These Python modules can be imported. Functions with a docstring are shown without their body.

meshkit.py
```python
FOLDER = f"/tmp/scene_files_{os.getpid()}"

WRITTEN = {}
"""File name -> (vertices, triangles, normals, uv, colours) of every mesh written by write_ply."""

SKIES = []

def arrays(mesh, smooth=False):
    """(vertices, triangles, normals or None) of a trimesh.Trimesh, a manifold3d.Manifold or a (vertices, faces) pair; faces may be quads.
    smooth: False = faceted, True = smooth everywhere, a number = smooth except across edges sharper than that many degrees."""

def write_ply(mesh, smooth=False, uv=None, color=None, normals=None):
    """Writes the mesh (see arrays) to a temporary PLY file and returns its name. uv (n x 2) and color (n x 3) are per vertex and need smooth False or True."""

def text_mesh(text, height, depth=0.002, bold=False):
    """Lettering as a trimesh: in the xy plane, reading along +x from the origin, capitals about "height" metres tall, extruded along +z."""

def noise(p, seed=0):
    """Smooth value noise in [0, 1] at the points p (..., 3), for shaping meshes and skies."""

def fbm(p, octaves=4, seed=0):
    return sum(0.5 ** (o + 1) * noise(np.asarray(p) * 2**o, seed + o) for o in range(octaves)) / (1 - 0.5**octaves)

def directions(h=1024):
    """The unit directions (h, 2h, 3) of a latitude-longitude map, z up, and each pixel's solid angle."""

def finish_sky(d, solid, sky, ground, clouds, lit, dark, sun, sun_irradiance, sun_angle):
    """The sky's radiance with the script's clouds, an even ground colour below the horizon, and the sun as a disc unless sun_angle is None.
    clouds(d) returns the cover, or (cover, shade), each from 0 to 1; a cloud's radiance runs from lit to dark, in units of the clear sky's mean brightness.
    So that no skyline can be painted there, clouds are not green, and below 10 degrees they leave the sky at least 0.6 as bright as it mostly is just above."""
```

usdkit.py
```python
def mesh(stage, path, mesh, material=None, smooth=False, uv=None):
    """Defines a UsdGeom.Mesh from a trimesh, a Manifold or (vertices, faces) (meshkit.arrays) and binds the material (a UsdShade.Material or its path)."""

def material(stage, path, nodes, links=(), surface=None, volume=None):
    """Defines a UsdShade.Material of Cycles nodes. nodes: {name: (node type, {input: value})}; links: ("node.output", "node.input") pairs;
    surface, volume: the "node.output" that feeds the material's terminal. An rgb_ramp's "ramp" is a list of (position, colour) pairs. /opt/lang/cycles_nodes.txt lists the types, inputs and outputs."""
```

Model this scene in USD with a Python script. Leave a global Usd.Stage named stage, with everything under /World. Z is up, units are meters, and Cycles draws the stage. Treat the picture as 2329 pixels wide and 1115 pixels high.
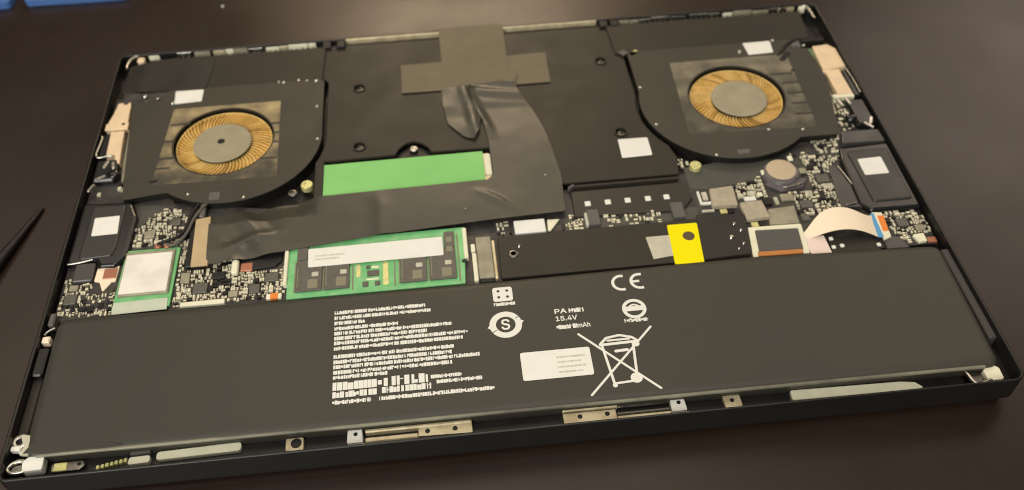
import math, random
import numpy as np, trimesh
from shapely.geometry import Polygon, Point, box as sbox, LineString
from shapely.ops import unary_union
from shapely import affinity
import manifold3d as m3
import usdkit, meshkit
from pxr import Usd, UsdGeom, UsdLux, UsdShade, Gf, Sdf

stage = Usd.Stage.CreateInMemory()
UsdGeom.Xform.Define(stage, '/World')
rng = random.Random(7)

# ------------------------------------------------------------------ camera, light, exposure
# working units below: millimetres on the laptop, x right, y away, z = 0 at its rim, table at z = -16
def W(p):
    p = np.array(p, float)
    return (p - np.array([177.5, 117.5, -16.0])) * 0.001
CAM_R = np.array([[0.99460656, -0.1020596, -0.01848312], [0.08820248, 0.73850656, 0.66845223], [-0.05457207, -0.66647723, 0.74352538]])
CAM_C = W([160.9395, -164.3222, 277.7494])
cam = UsdGeom.Camera.Define(stage, '/World/camera')
M = np.eye(4); M[:3, :3] = CAM_R; M[3, :3] = CAM_C
cam.AddTransformOp().Set(Gf.Matrix4d(*M.ravel().tolist()))
cam.CreateHorizontalApertureAttr(36.0); cam.CreateVerticalApertureAttr(36.0 * 490 / 1024)
cam.CreateFocalLengthAttr(36.0 * 2114.78 / 2329)
cam.CreateFStopAttr(9.5); cam.CreateFocusDistanceAttr(0.335)
cam.CreateClippingRangeAttr((0.01, 100.0))
cam.CreateExposureAttr(0.0)

def rect_light(name, pos, target, w, h, intensity, color):
    l = UsdLux.RectLight.Define(stage, '/World/' + name)
    l.CreateWidthAttr(w); l.CreateHeightAttr(h); l.CreateIntensityAttr(intensity); l.CreateColorAttr(Gf.Vec3f(*color)); l.CreateNormalizeAttr(False)
    pos = np.array(pos, float); z = pos - np.array(target, float); z /= np.linalg.norm(z)
    x = np.cross([0.0, 1.0, 0.001], z); x /= np.linalg.norm(x); y = np.cross(z, x)
    m = np.eye(4); m[0, :3], m[1, :3], m[2, :3], m[3, :3] = x, y, z, pos
    l.AddTransformOp().Set(Gf.Matrix4d(*m.ravel().tolist()))
rect_light('ceiling_lamp', (0.05, -0.35, 1.9), (0, 0, 0), 1.4, 1.0, 2.8, (1.0, 0.975, 0.87))
rect_light('ceiling_glow', (-0.55, 1.2, 2.0), (-0.55, 1.2, 0), 2.4, 1.5, 1.45, (1.0, 0.85, 0.66))  # dim unseen panel added for ceiling bounce in the table sheen
rect_light('pendant_lamp', (0.02, 1.5, 1.0), (0, 0.1, 0), 0.56, 0.2, 16.0, (1.0, 0.76, 0.50))
rect_light('side_fill', (1.6, 1.5, 1.3), (0.1, 0, 0), 1.5, 1.0, 2.0, (1.0, 0.82, 0.66))  # unseen panel added to brighten the right side of the table
rect_light('room_lamp', (-0.7, -1.2, 0.85), (0, 0, 0), 1.1, 0.8, 8.0, (1.0, 0.955, 0.86))

# ------------------------------------------------------------------ materials
def mat(name, color, rough=0.5, metal=0.0, spec=0.5, noise=None, bump=None, rnoise=0.0, rscale=120, coat=0.0, sheen=0.0, trans=0.0, alpha=1.0):
    """noise = (scale per metre, second colour, low, high); bump = (scale, strength)"""
    nodes = {'p': ('principled_bsdf', {'base_color': color, 'roughness': rough, 'metallic': metal, 'specular_ior_level': spec, 'coat_weight': coat, 'coat_roughness': 0.25, 'alpha': alpha, 'transmission_weight': trans}),
             'tc': ('texture_coordinate', {})}
    links = []
    if noise:
        sc, c2, lo, hi = noise
        nodes['n'] = ('noise_texture', {'scale': sc, 'detail': 4.0, 'roughness': 0.6})
        nodes['r'] = ('rgb_ramp', {'ramp': [(0.0, color), (lo, color), (hi, c2), (1.0, c2)]})
        links += [('tc.object', 'n.vector'), ('n.fac', 'r.fac'), ('r.color', 'p.base_color')]
    if rnoise:
        nodes['n2'] = ('noise_texture', {'scale': rscale, 'detail': 5.0})
        nodes['mr'] = ('map_range', {'from_min': 0.3, 'from_max': 0.7, 'to_min': max(0.03, rough - rnoise), 'to_max': rough + rnoise, 'clamp': True})
        links += [('tc.object', 'n2.vector'), ('n2.fac', 'mr.value'), ('mr.result', 'p.roughness')]
    if bump:
        nodes['n3'] = ('noise_texture', {'scale': bump[0], 'detail': 4.0})
        nodes['b'] = ('bump', {'strength': bump[1], 'distance': 0.0004})
        links += [('tc.object', 'n3.vector'), ('n3.fac', 'b.height'), ('b.normal', 'p.normal')]
    return usdkit.material(stage, '/World/Looks/' + name, nodes, links, surface='p.BSDF')

MT = {}
def mk(name, *a, **k): MT[name] = mat(name, *a, **k)
mk('table_wood', (0.019, 0.0106, 0.0070), 0.33, spec=0.5, noise=(5, (0.025, 0.0145, 0.0098), 0.35, 0.7), rnoise=0.05, rscale=14, bump=(900, 0.03))
mk('chassis_black', (0.012, 0.011, 0.010), 0.38, spec=0.5, rnoise=0.08, rscale=90)
mk('lid_black', (0.010, 0.0085, 0.0075), 0.45, rnoise=0.05)
mk('inner_black', (0.014, 0.012, 0.010), 0.55, rnoise=0.1)
mk('battery_film', (0.048, 0.046, 0.037), 0.47, spec=0.35, noise=(9, (0.053, 0.049, 0.039), 0.4, 0.65), rnoise=0.05, rscale=40, bump=(60, 0.04))
mk('plate_black', (0.026, 0.023, 0.017), 0.46, spec=0.32, noise=(14, (0.030, 0.026, 0.019), 0.35, 0.65), rnoise=0.05, rscale=60, bump=(30, 0.02))
mk('fan_cover', (0.046, 0.042, 0.032), 0.48, spec=0.35, noise=(30, (0.055, 0.049, 0.037), 0.35, 0.65), rnoise=0.06, rscale=70)
mk('fan_wall', (0.010, 0.009, 0.008), 0.4)
mk('bar_black', (0.022, 0.019, 0.014), 0.42, rnoise=0.06)
mk('black_tape', (0.012, 0.010, 0.009), 0.5, noise=(40, (0.018, 0.016, 0.013), 0.35, 0.65))
mk('black_film', (0.052, 0.051, 0.040), 0.31, spec=0.45, noise=(22, (0.064, 0.059, 0.045), 0.35, 0.65), rnoise=0.05, rscale=60, bump=(60, 0.03))
mk('brown_tape', (0.165, 0.140, 0.085), 0.62, noise=(50, (0.150, 0.124, 0.076), 0.35, 0.65), bump=(700, 0.05), rnoise=0.05)
mk('white_sticker', (0.88, 0.865, 0.81), 0.6, noise=(130, (0.82, 0.805, 0.745), 0.4, 0.75))
mk('grey_sticker', (0.90, 0.865, 0.79), 0.6, noise=(90, (0.80, 0.76, 0.69), 0.42, 0.62))
mk('white_ink', (0.84, 0.825, 0.76), 0.6)
mk('grey_ink', (0.52, 0.50, 0.45), 0.6)
mk('green_pad', (0.23, 0.58, 0.17), 0.75, noise=(35, (0.27, 0.63, 0.20), 0.35, 0.65), bump=(300, 0.06))
mk('green_board', (0.15, 0.50, 0.19), 0.42, noise=(180, (0.24, 0.57, 0.25), 0.4, 0.62))
mk('dark_board', (0.030, 0.027, 0.028), 0.45, noise=(220, (0.055, 0.050, 0.040), 0.45, 0.6))
mk('grey_board', (0.060, 0.060, 0.052), 0.5, noise=(150, (0.072, 0.070, 0.058), 0.4, 0.6))
mk('chip_black', (0.095, 0.088, 0.074), 0.42, noise=(500, (0.115, 0.106, 0.088), 0.4, 0.6))
mk('chip_dark', (0.011, 0.010, 0.010), 0.42, spec=0.35)
mk('chip_tan', (0.24, 0.22, 0.15), 0.5)
mk('ceramic', (0.42, 0.40, 0.30), 0.42, noise=(350, (0.62, 0.59, 0.45), 0.4, 0.6))
mk('ceramic_dark', (0.085, 0.075, 0.050), 0.42, noise=(350, (0.19, 0.17, 0.11), 0.4, 0.6))
mk('solder', (0.80, 0.76, 0.58), 0.32, metal=0.35, rnoise=0.1, rscale=600)
mk('steel', (0.62, 0.60, 0.54), 0.30, metal=1.0, rnoise=0.1, rscale=300)
mk('dark_steel', (0.20, 0.19, 0.17), 0.35, metal=1.0, rnoise=0.1, rscale=400)
mk('tin_tan', (0.90, 0.68, 0.44), 0.5, metal=0.1, noise=(160, (0.80, 0.62, 0.42), 0.4, 0.65))
mk('bracket_tan', (0.74, 0.65, 0.44), 0.38, metal=0.35, noise=(200, (0.55, 0.45, 0.28), 0.4, 0.65))
mk('inductor', (0.40, 0.34, 0.25), 0.6, noise=(300, (0.46, 0.40, 0.30), 0.4, 0.6))
mk('grey_shield', (0.28, 0.25, 0.18), 0.5, noise=(160, (0.36, 0.33, 0.23), 0.4, 0.6))
mk('brass', (0.78, 0.74, 0.30), 0.35, metal=0.4, noise=(500, (0.62, 0.60, 0.30), 0.4, 0.6))
mk('amber', (0.74, 0.48, 0.13), 0.5, noise=(260, (0.58, 0.36, 0.095), 0.4, 0.65))
mk('amber_dark', (0.52, 0.32, 0.085), 0.5, noise=(260, (0.36, 0.21, 0.05), 0.4, 0.65))
mk('amber_pale', (0.78, 0.54, 0.19), 0.5, noise=(260, (0.64, 0.42, 0.13), 0.4, 0.65))
mk('hub_dust', (0.31, 0.275, 0.185), 0.6, noise=(120, (0.37, 0.325, 0.215), 0.35, 0.65))
mk('cream_plastic', (0.88, 0.85, 0.65), 0.5, noise=(120, (0.80, 0.77, 0.58), 0.4, 0.65))
mk('yellow_label', (0.96, 0.84, 0.0), 0.6, spec=0.15)
mk('yellow_hole', (0.10, 0.065, 0.02), 0.5)
mk('grey_foam', (0.55, 0.52, 0.41), 0.8, noise=(260, (0.62, 0.59, 0.47), 0.4, 0.6))
mk('peach_cable', (0.95, 0.80, 0.61), 0.5)
mk('pink_cable', (0.88, 0.71, 0.63), 0.5)
mk('blue_stripe', (0.10, 0.33, 0.62), 0.5)
mk('orange_mark', (0.85, 0.24, 0.03), 0.5)
mk('copper_strip', (0.55, 0.22, 0.06), 0.4, metal=0.3)
mk('copper_red', (0.42, 0.17, 0.10), 0.4, metal=0.3)
mk('connector_grey', (0.085, 0.080, 0.076), 0.5)
mk('cloth_grey', (0.115, 0.105, 0.10), 0.6)
mk('purple_wrap', (0.095, 0.080, 0.090), 0.3, noise=(200, (0.13, 0.115, 0.115), 0.4, 0.6))
mk('coin_top', (0.56, 0.45, 0.31), 0.5, metal=0.15)
mk('tan_strip', (0.56, 0.42, 0.24), 0.5, noise=(130, (0.50, 0.37, 0.21), 0.4, 0.65))
mk('speaker_black', (0.011, 0.011, 0.011), 0.22, spec=0.6, rnoise=0.06, rscale=60)
mk('speaker_grey', (0.036, 0.035, 0.032), 0.35, rnoise=0.06, rscale=60)
mk('blue_cloth', (0.055, 0.15, 0.42), 0.8, noise=(40, (0.075, 0.18, 0.46), 0.35, 0.65), bump=(900, 0.2))
mk('tool_black', (0.006, 0.005, 0.005), 0.5)
mk('crumb_white', (0.8, 0.78, 0.7), 0.7)
mk('mylar', (0.060, 0.054, 0.052), 0.3, rnoise=0.08, rscale=90)
mk('lit_edge_pale', (0.24, 0.23, 0.165), 0.42, noise=(30, (0.10, 0.095, 0.075), 0.4, 0.65))  # pale tone of the lit battery edge, light put into the colour
mk('ledge_grey', (0.055, 0.050, 0.046), 0.5, rnoise=0.08)
mk('ledge_brown', (0.026, 0.021, 0.017), 0.5, rnoise=0.08)
mk('amber_clear', (0.55, 0.60, 0.48), 0.25)
# fan dust: sandy deposit that thins out towards the edge of the intake patch
def dust(name, sandy, base, lo, hi):
    nodes = {'tc': ('texture_coordinate', {}), 'n': ('noise_texture', {'scale': 62.0, 'detail': 4.0, 'roughness': 0.55}), 'sx': ('separate_xyz', {}),
             'wv': ('wave_texture', {'wave_type': 'bands', 'bands_direction': 'y', 'scale': 26.0, 'distortion': 5.0, 'detail': 2.0}),
             'm1': ('math', {'math_type': 'multiply_add', 'value2': 0.16}),
             'ax': ('math', {'math_type': 'pingpong', 'value2': 0.5}), 'ay': ('math', {'math_type': 'pingpong', 'value2': 0.5}), 'mn': ('math', {'math_type': 'minimum'}),
             'ne': ('noise_texture', {'scale': 150.0, 'detail': 3.0}), 'ej': ('math', {'math_type': 'multiply_add', 'value2': 0.11, 'value3': -0.055}), 'ea': ('math', {'math_type': 'add'}),
             'e': ('map_range', {'from_min': 0.0, 'from_max': 0.085, 'to_min': 0.0, 'to_max': 1.0, 'clamp': True, 'range_type': 'smoothstep'}),
             'r': ('map_range', {'from_min': lo, 'from_max': hi, 'to_min': 0.0, 'to_max': 1.0, 'clamp': True}), 'f': ('math', {'math_type': 'multiply'}),
             'mix': ('mix_color', {'a': base, 'b': sandy}), 'p': ('principled_bsdf', {'roughness': 0.65})}
    links = [('tc.object', 'n.vector'), ('tc.object', 'wv.vector'), ('wv.fac', 'm1.value1'), ('n.fac', 'm1.value3'), ('tc.generated', 'sx.vector'), ('sx.x', 'ax.value1'), ('sx.y', 'ay.value1'), ('ax.value', 'mn.value1'), ('ay.value', 'mn.value2'),
             ('tc.object', 'ne.vector'), ('ne.fac', 'ej.value1'), ('mn.value', 'ea.value1'), ('ej.value', 'ea.value2'), ('ea.value', 'e.value'), ('m1.value', 'r.value'), ('r.result', 'f.value1'), ('e.result', 'f.value2'), ('f.value', 'mix.fac'), ('mix.result', 'p.base_color')]
    MT[name] = usdkit.material(stage, '/World/Looks/' + name, nodes, links, surface='p.BSDF')
dust('dust_left', (0.56, 0.43, 0.22), (0.060, 0.053, 0.040), 0.26, 0.80)
dust('dust_right', (0.32, 0.28, 0.19), (0.055, 0.049, 0.037), 0.30, 0.90)

# ------------------------------------------------------------------ building helpers
USED = {}
def free(path):
    n = USED.get(path); USED[path] = 0 if n is None else n + 1
    return path if n is None else '%s_%03d' % (path, n + 1)
def key(p, **k):
    for a, b in k.items():
        if b: p.SetCustomDataByKey(a, b)
    return p
def add(parent, name, mesh, m, smooth=35, label=None, kind=None):
    path = free((parent if isinstance(parent, str) else str(parent.GetPath())) + '/' + name)
    if hasattr(mesh, 'to_mesh'):
        mm = mesh.to_mesh(); mesh = trimesh.Trimesh(mm.vert_properties[:, :3], mm.tri_verts, process=False)
    mesh = trimesh.Trimesh(W(mesh.vertices), mesh.faces, process=False)
    p = usdkit.mesh(stage, path, mesh, MT[m], smooth=smooth).GetPrim()
    return key(p, label=label, kind=kind)
cat = trimesh.util.concatenate

def earcut(poly):
    return trimesh.creation.triangulate_polygon(poly, engine='earcut')
def _inset(ring, b):
    p = np.asarray(ring); a = p - np.roll(p, 1, 0); c = np.roll(p, -1, 0) - p
    a /= np.linalg.norm(a, axis=1, keepdims=True); c /= np.linalg.norm(c, axis=1, keepdims=True)
    n1 = np.c_[-a[:, 1], a[:, 0]]; n2 = np.c_[-c[:, 1], c[:, 0]]
    return p + b * (n1 + n2) / np.maximum(0.25, 1 + (n1 * n2).sum(1))[:, None]
def plate(poly, z0, z1, bev=0.25, steps=2, wide=1.0):
    """A slab of any outline (holes allowed) with a rounded top edge."""
    if not isinstance(poly, Polygon):
        poly = Polygon(poly)
    poly = poly.simplify(0.01)
    from shapely.geometry.polygon import orient
    poly = orient(poly, 1.0)
    rings = [np.array(poly.exterior.coords)[:-1]] + [np.array(r.coords)[:-1] for r in poly.interiors]
    prof = [(0.0, z0)] + [(wide * bev * (1 - math.cos(t)), z1 - bev + bev * math.sin(t)) for t in np.linspace(0, math.pi / 2, steps + 1)] if bev > 0 else [(0.0, z0), (0.0, z1)]
    V, F, n = [], [], 0
    CV, CF, cn = [], [], 0
    for r in rings:
        k = len(r); lay = []
        for off, z in prof:
            q = _inset(r, off) if off else r
            V.append(np.c_[q, np.full(k, z)]); lay.append(n + np.arange(k)); n += k
        for lo, hi in zip(lay[:-1], lay[1:]):
            lo2, hi2 = np.roll(lo, -1), np.roll(hi, -1)
            F += [np.c_[lo, lo2, hi2], np.c_[lo, hi2, hi]]
    for off, z, flip in ((prof[-1][0], z1, False), (0, z0, True)):
        rr_ = [_inset(r, off) if off else r for r in rings]
        pv, pf = earcut(Polygon(rr_[0], rr_[1:]))
        a, b, c = pv[pf[:, 0]], pv[pf[:, 1]], pv[pf[:, 2]]
        s = (b[:, 0] - a[:, 0]) * (c[:, 1] - a[:, 1]) - (b[:, 1] - a[:, 1]) * (c[:, 0] - a[:, 0])
        pf = np.where(((s < 0) != flip)[:, None], pf[:, ::-1], pf)
        CV.append(np.c_[pv[:, :2], np.full(len(pv), z)]); CF.append(pf + cn); cn += len(pv)
    side = trimesh.Trimesh(np.vstack(V), np.vstack(F), process=True)  # the flat caps stay apart, so that they shade flat
    return trimesh.Trimesh(np.vstack([side.vertices] + CV), np.vstack([side.faces] + [f + len(side.vertices) for f in CF]), process=False)
def rr(x0, y0, x1, y1, r=0.5, n=4):
    r = min(r, (x1 - x0) / 2.01, (y1 - y0) / 2.01)
    return sbox(x0 + r, y0 + r, x1 - r, y1 - r).buffer(r, quad_segs=n)
def box(x0, y0, x1, y1, z0, z1, bev=0.15, r=0.25):
    r = max(r, 1.25 * bev)
    return plate(rr(x0, y0, x1, y1, r, 2), z0, z1, min(bev, (z1 - z0) * 0.6), 1)
def rot(p, deg): return affinity.rotate(p, deg, origin='centroid')
def disc(x, y, r, n=10): return Point(x, y).buffer(r, quad_segs=n)
def soft(poly, r): return poly.buffer(-r).buffer(2 * r).buffer(-r) if r else poly
def bx(x0, y0, x1, y1, z0, z1, a=0.0):
    m = trimesh.creation.box((x1 - x0, y1 - y0, z1 - z0))
    if a: m.apply_transform(trimesh.transformations.rotation_matrix(a, [0, 0, 1]))
    m.apply_translation(((x0 + x1) / 2, (y0 + y1) / 2, (z0 + z1) / 2)); return m
def lathe(profile, x, y, z, n=20):
    m = trimesh.creation.revolve(np.array(profile, float), sections=n); m.apply_translation((x, y, z)); return m
def tube(pts, r, n=8):
    pts = np.array(pts, float); t = np.linspace(0, 1, len(pts)); from scipy.interpolate import CubicSpline
    q = CubicSpline(t, pts)(np.linspace(0, 1, 5 * len(pts)))
    return trimesh.creation.sweep_polygon(Point(0, 0).buffer(r, quad_segs=max(1, n // 4)), q)
def film(poly, zt, th, warp, L=1.6):
    """A thin sheet with folds: warp(x, y) lifts it."""
    from shapely.geometry.polygon import orient
    P = orient(poly.simplify(0.02), 1.0)
    cs = m3.CrossSection([np.array(P.exterior.coords)[:-1]])
    m = m3.Manifold.extrude(cs, th).refine_to_length(L).to_mesh()
    v = np.array(m.vert_properties[:, :3], float); v[:, 2] += zt - th + warp(v[:, 0], v[:, 1])
    return trimesh.Trimesh(v, m.tri_verts, process=False)
def screw(parent, x, y, z, r=1.6, m='dark_steel', name='screw'):
    s = add(parent, name, lathe([(0, -0.55), (0.45 * r, -0.55), (0.5 * r, 0), (0.85 * r, -0.05), (r, -0.3), (r, -0.9), (0, -0.9)], x, y, z), m, 40)
    return s

# ------------------------------------------------------------------ the table
t = add('/World', 'table', plate(rr(-900, -600, 1300, 900, 20), -46, -16, 2.0), 'table_wood', 40)
key(t, kind='structure', label='dark brown satin table top under the opened laptop', category='table')

# ------------------------------------------------------------------ the laptop
LAP = UsdGeom.Xform.Define(stage, '/World/laptop').GetPrim()
key(LAP, label='black laptop lying upside down with its bottom cover removed and its insides showing', category='laptop')
L = '/World/laptop'; USED[L] = 0
outer = rr(0, 0, 355, 235, 4.2, 6)
inner = rr(1.3, 1.0, 353.9, 233.4, 3.0, 6)
CH = add(L, 'chassis', cat([plate(outer.difference(inner), -11, 0, 0.45, 3), plate(inner.buffer(0.2), -11, -7.2, 0)]), 'chassis_black', 40)
add(L, 'display_lid', cat([trimesh.Trimesh(*(lambda m: (m.vertices * [1, 1, -1], m.faces[:, ::-1]))(plate(rr(1.4, 1.5, 353.6, 233.6, 5, 6), 11.0, 16.0, 2.0, 4)))]), 'lid_black', 40)
add(L, 'hinge_cover', box(60, 232.6, 295, 236.4, -10.6, -3.6, 0.8), 'chassis_black')
add(L, 'side_ledge', box(350.9, 20, 353.9, 64, -7.2, -1.8, 0.5), 'ledge_grey'); add(L, 'side_ledge', box(1.2, 20, 5.0, 56, -7.2, -4.2, 0.4), 'ledge_brown')
add(L, 'front_ledge', plate(Polygon([(14, 1.0), (341, 1.0), (341, 3.2), (14, 3.2)]), -7.2, -6.0, 0.3, 1), 'ledge_brown')
# main circuit board (one sheet under everything, as far as seen) and its greyer bare fields
pcb = Polygon([(2.2, 69.5), (2.2, 99), (2.4, 205), (24, 205), (40, 130), (100, 118), (250, 118), (335, 150), (336, 206), (353, 206), (353, 69.5)])
PCB = add(L, 'circuit_board', plate(pcb, -6, -4.7, 0.1, 1), 'dark_board')
add(PCB, 'bare_field', plate(Polygon([(261, 125), (261, 112), (268, 110.5), (293, 114), (300, 126), (290, 128)]), -4.7, -4.5, 0.05, 1), 'grey_board')
add(PCB, 'bare_field', plate(Polygon([(22.8, 131), (41, 128), (36, 125), (26.4, 116.6), (23, 117)]), -4.7, -4.5, 0.05, 1), 'grey_board')
add(PCB, 'bare_field', plate(Polygon([(203, 93), (260, 93), (262, 101), (203, 101)]), -4.7, -4.5, 0.05, 1), 'grey_board')

# ---- battery
bat = soft(Polygon([(6.3, 9.8), (349.8, 8.2), (351.2, 66.2), (274, 69.3), (175.4, 68.4), (91, 68.6), (5.6, 69.0)]), 4.2)
BAT = add(L, 'battery', plate(bat, -7.1, -1.2, 1.9, 9, 2.0), 'battery_film', 60, label='wide dark grey battery pack with white printing along the front')
zp = -1.2
def ink(name, mesh, m='white_ink', label=None): return add(BAT, name, mesh, m, False, label)
def flat(poly, z=zp, th=0.06): return cat([plate(g, z - 0.05, z + th, 0) for g in getattr(poly, 'geoms', [poly])])
def glyphs(x0, x1, y, h, seed, tall=False):
    """A line of tiny print, far too small to be read: close-set strokes that run into one another."""
    r = random.Random(seed); out = []; x = x0
    while x < x1 - 0.2 * h:
        w = h * r.uniform(0.35, 0.6); k = r.random()
        if k < 0.62 or (tall and k < 0.8): out.append(sbox(x, y, min(x + w, x1), y + h * r.choice((1, 1, 1, 0.85))))
        elif k < 0.9: out += [sbox(x, y, x + 0.45 * w, y + h), sbox(x, y + h * r.choice((0.05, 0.35, 0.6)), min(x + w, x1), y + h * r.choice((0.4, 0.7, 0.95)))]
        else: out.append(sbox(x, y + 0.25 * h, min(x + w, x1), y + 0.8 * h))
        x += w + h * r.choice((0.03, 0.03, 0.06, 0.10, 0.2 if tall else 0.08))
    return unary_union(out)
rows = [(110.9, 145.6, 59.0), (110.9, 147.6, 56.5), (110.9, 122.5, 54.0), (111, 134.8, 51.5), (111, 155, 49.2), (111, 145.5, 46.9), (111, 160.5, 44.7), (111, 158.8, 42.3),
        (111, 155.1, 38.6), (111, 154.2, 36.2), (111, 164.2, 34.0), (111, 154, 31.6), (111, 130.5, 29.5)]
for i, (a, b, y) in enumerate(rows):
    ink('printed_line', flat(glyphs(a, b, y - 0.8, 1.6, 40 + i)))
for i, (a, b, y, h) in enumerate([(111, 131, 23.9, 3.4), (132, 145, 23.9, 3.9), (146, 157.3, 25.2, 1.5), (148, 164.3, 22.9, 1.5), (111, 127, 20.8, 2.5), (128.5, 146, 21.0, 2.5), (111, 124.8, 18.1, 1.6), (127.5, 168.3, 18.1, 1.6)]):
    ink('printed_line', flat(glyphs(a, b, y, h, 90 + i, h > 2)))
# four-cell mark
pm = rr(171.4, 57.3, 179.0, 64.2, 1.0)
for x, y in ((173.6, 62.4), (177.0, 62.4), (173.6, 59.4), (177.0, 59.4)): pm = pm.difference(disc(x, y, 0.62, 4))
ink('cell_mark', flat(pm)); ink('printed_line', flat(glyphs(171.4, 179.8, 55.2, 1.5, 5)))
# recycling ring with the figure 5
cx, cy = 175.0, 46.1
ringp = disc(cx, cy, 6.1, 16).difference(disc(cx, cy, 3.7, 12))
ringp = unary_union([ringp, Polygon([(181.9, 47.2), (179.6, 48.4), (180.3, 44.9)]), Polygon([(168.1, 45.2), (170.3, 43.6), (169.7, 47.2)])])
ringp = ringp.difference(LineString([(169.4, 42.4), (171.4, 43.9)]).buffer(0.16)).difference(LineString([(178.8, 48.6), (180.9, 50.0)]).buffer(0.16))
ink('recycling_ring', flat(ringp))
def text(s, x, y, h, w=None, bold=True):
    m = meshkit.text_mesh(s, h, 0.06, bold); b = m.bounds
    m.apply_translation((-b[0][0], -b[0][1], 0))
    if w: m.apply_scale((w / (b[1][0] - b[0][0]), 1, 1))
    m.apply_translation((x, y, zp)); return m
ink('printed_figure', text('S', 173.3, 43.7, 4.6, 3.3))
ink('printed_line', cat([text('PA', 193.9, 48.9, 2.1, 4.6)])); ink('printed_line', flat(glyphs(199.3, 205.2, 48.9, 2.0, 6)))
ink('printed_line', text('15.4V', 193.9, 45.4, 2.1, 8.2)); ink('printed_line', flat(glyphs(193.7, 201.5, 41.6, 2.0, 8))); ink('printed_line', text('mAh', 201.6, 41.6, 2.0, 4.8))
# CE mark
def arc(cx, cy, r, w, a0, a1):
    a = np.radians(np.linspace(a0, a1, 24)); return LineString(np.c_[cx + r * np.cos(a), cy + r * np.sin(a)]).buffer(w / 2, cap_style=2)
ink('printed_letter', flat(arc(221.6, 61.1, 3.4, 1.15, 72, 288)))
ink('printed_letter', flat(unary_union([arc(228.8, 61.2, 3.4, 1.15, 72, 288), sbox(225.2, 60.65, 228.6, 61.75)])))
# round mark with an inner bar and a line of print beneath
rm = disc(224.1, 48.0, 4.6, 14).difference(disc(224.1, 48.0, 3.3, 12))
rm = unary_union([rm, disc(224.1, 48.0, 3.4).intersection(sbox(220, 47.0, 229, 49.2)), arc(224.1, 47.8, 2.1, 0.7, 20, 160)])
ink('round_mark', flat(rm)); ink('printed_line', flat(glyphs(219.4, 228.4, 41.8, 1.7, 12)))
# crossed-out bin
def seg(pts, w): return LineString(pts).buffer(w / 2, cap_style=1, join_style=1)
binp = unary_union([seg([(209.2, 31.8), (210.9, 15.4)], 0.95), seg([(220.6, 32.0), (219.4, 17.5)], 0.95), seg([(210.9, 15.6), (218, 16.0)], 0.9), seg([(208.6, 32.7), (221.2, 33.0)], 1.15),
                    seg([(208.7, 33.2), (211.2, 35.6), (216.2, 36.4), (220.6, 35.0), (222.3, 33.4)], 1.0), seg([(211.5, 34.4), (219.6, 34.4)], 0.8), disc(221.7, 31.9, 1.25), disc(219.1, 17.2, 2.15), disc(211.0, 14.9, 0.9), seg([(213.8, 29.4), (218.0, 29.6)], 1.2)])
ink('bin_mark', flat(binp)); 
ink('bin_cross', flat(unary_union([seg([(201.3, 38.5), (226.8, 11.9)], 0.85), seg([(228.5, 38.9), (202.1, 11.7)], 0.85)]), zp + 0.05))
ST = add(BAT, 'sticker', plate(rr(178.8, 20.3, 204.4, 32.5, 0.8), zp - 0.1, zp + 0.14, 0.05, 1), 'white_sticker')
for i in range(4): add(BAT, 'printed_line', flat(glyphs(191.8, 202.2 - 1.5 * (i % 2), 28.6 - 2.15 * i, 0.8, 200 + i), zp + 0.14, 0.03), 'grey_foam', False)
add(BAT, 'front_edge_glint', tube([(x, 10.0 - 1.6 * (x - 6) / 344, -2.5 + 0.1 * math.sin(x * 0.05)) for x in (11, 60, 110, 160, 210, 260, 300, 344)], 0.72), 'lit_edge_pale', 60)  # tube added along the battery front; its pale colour imitates the lit edge
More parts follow.
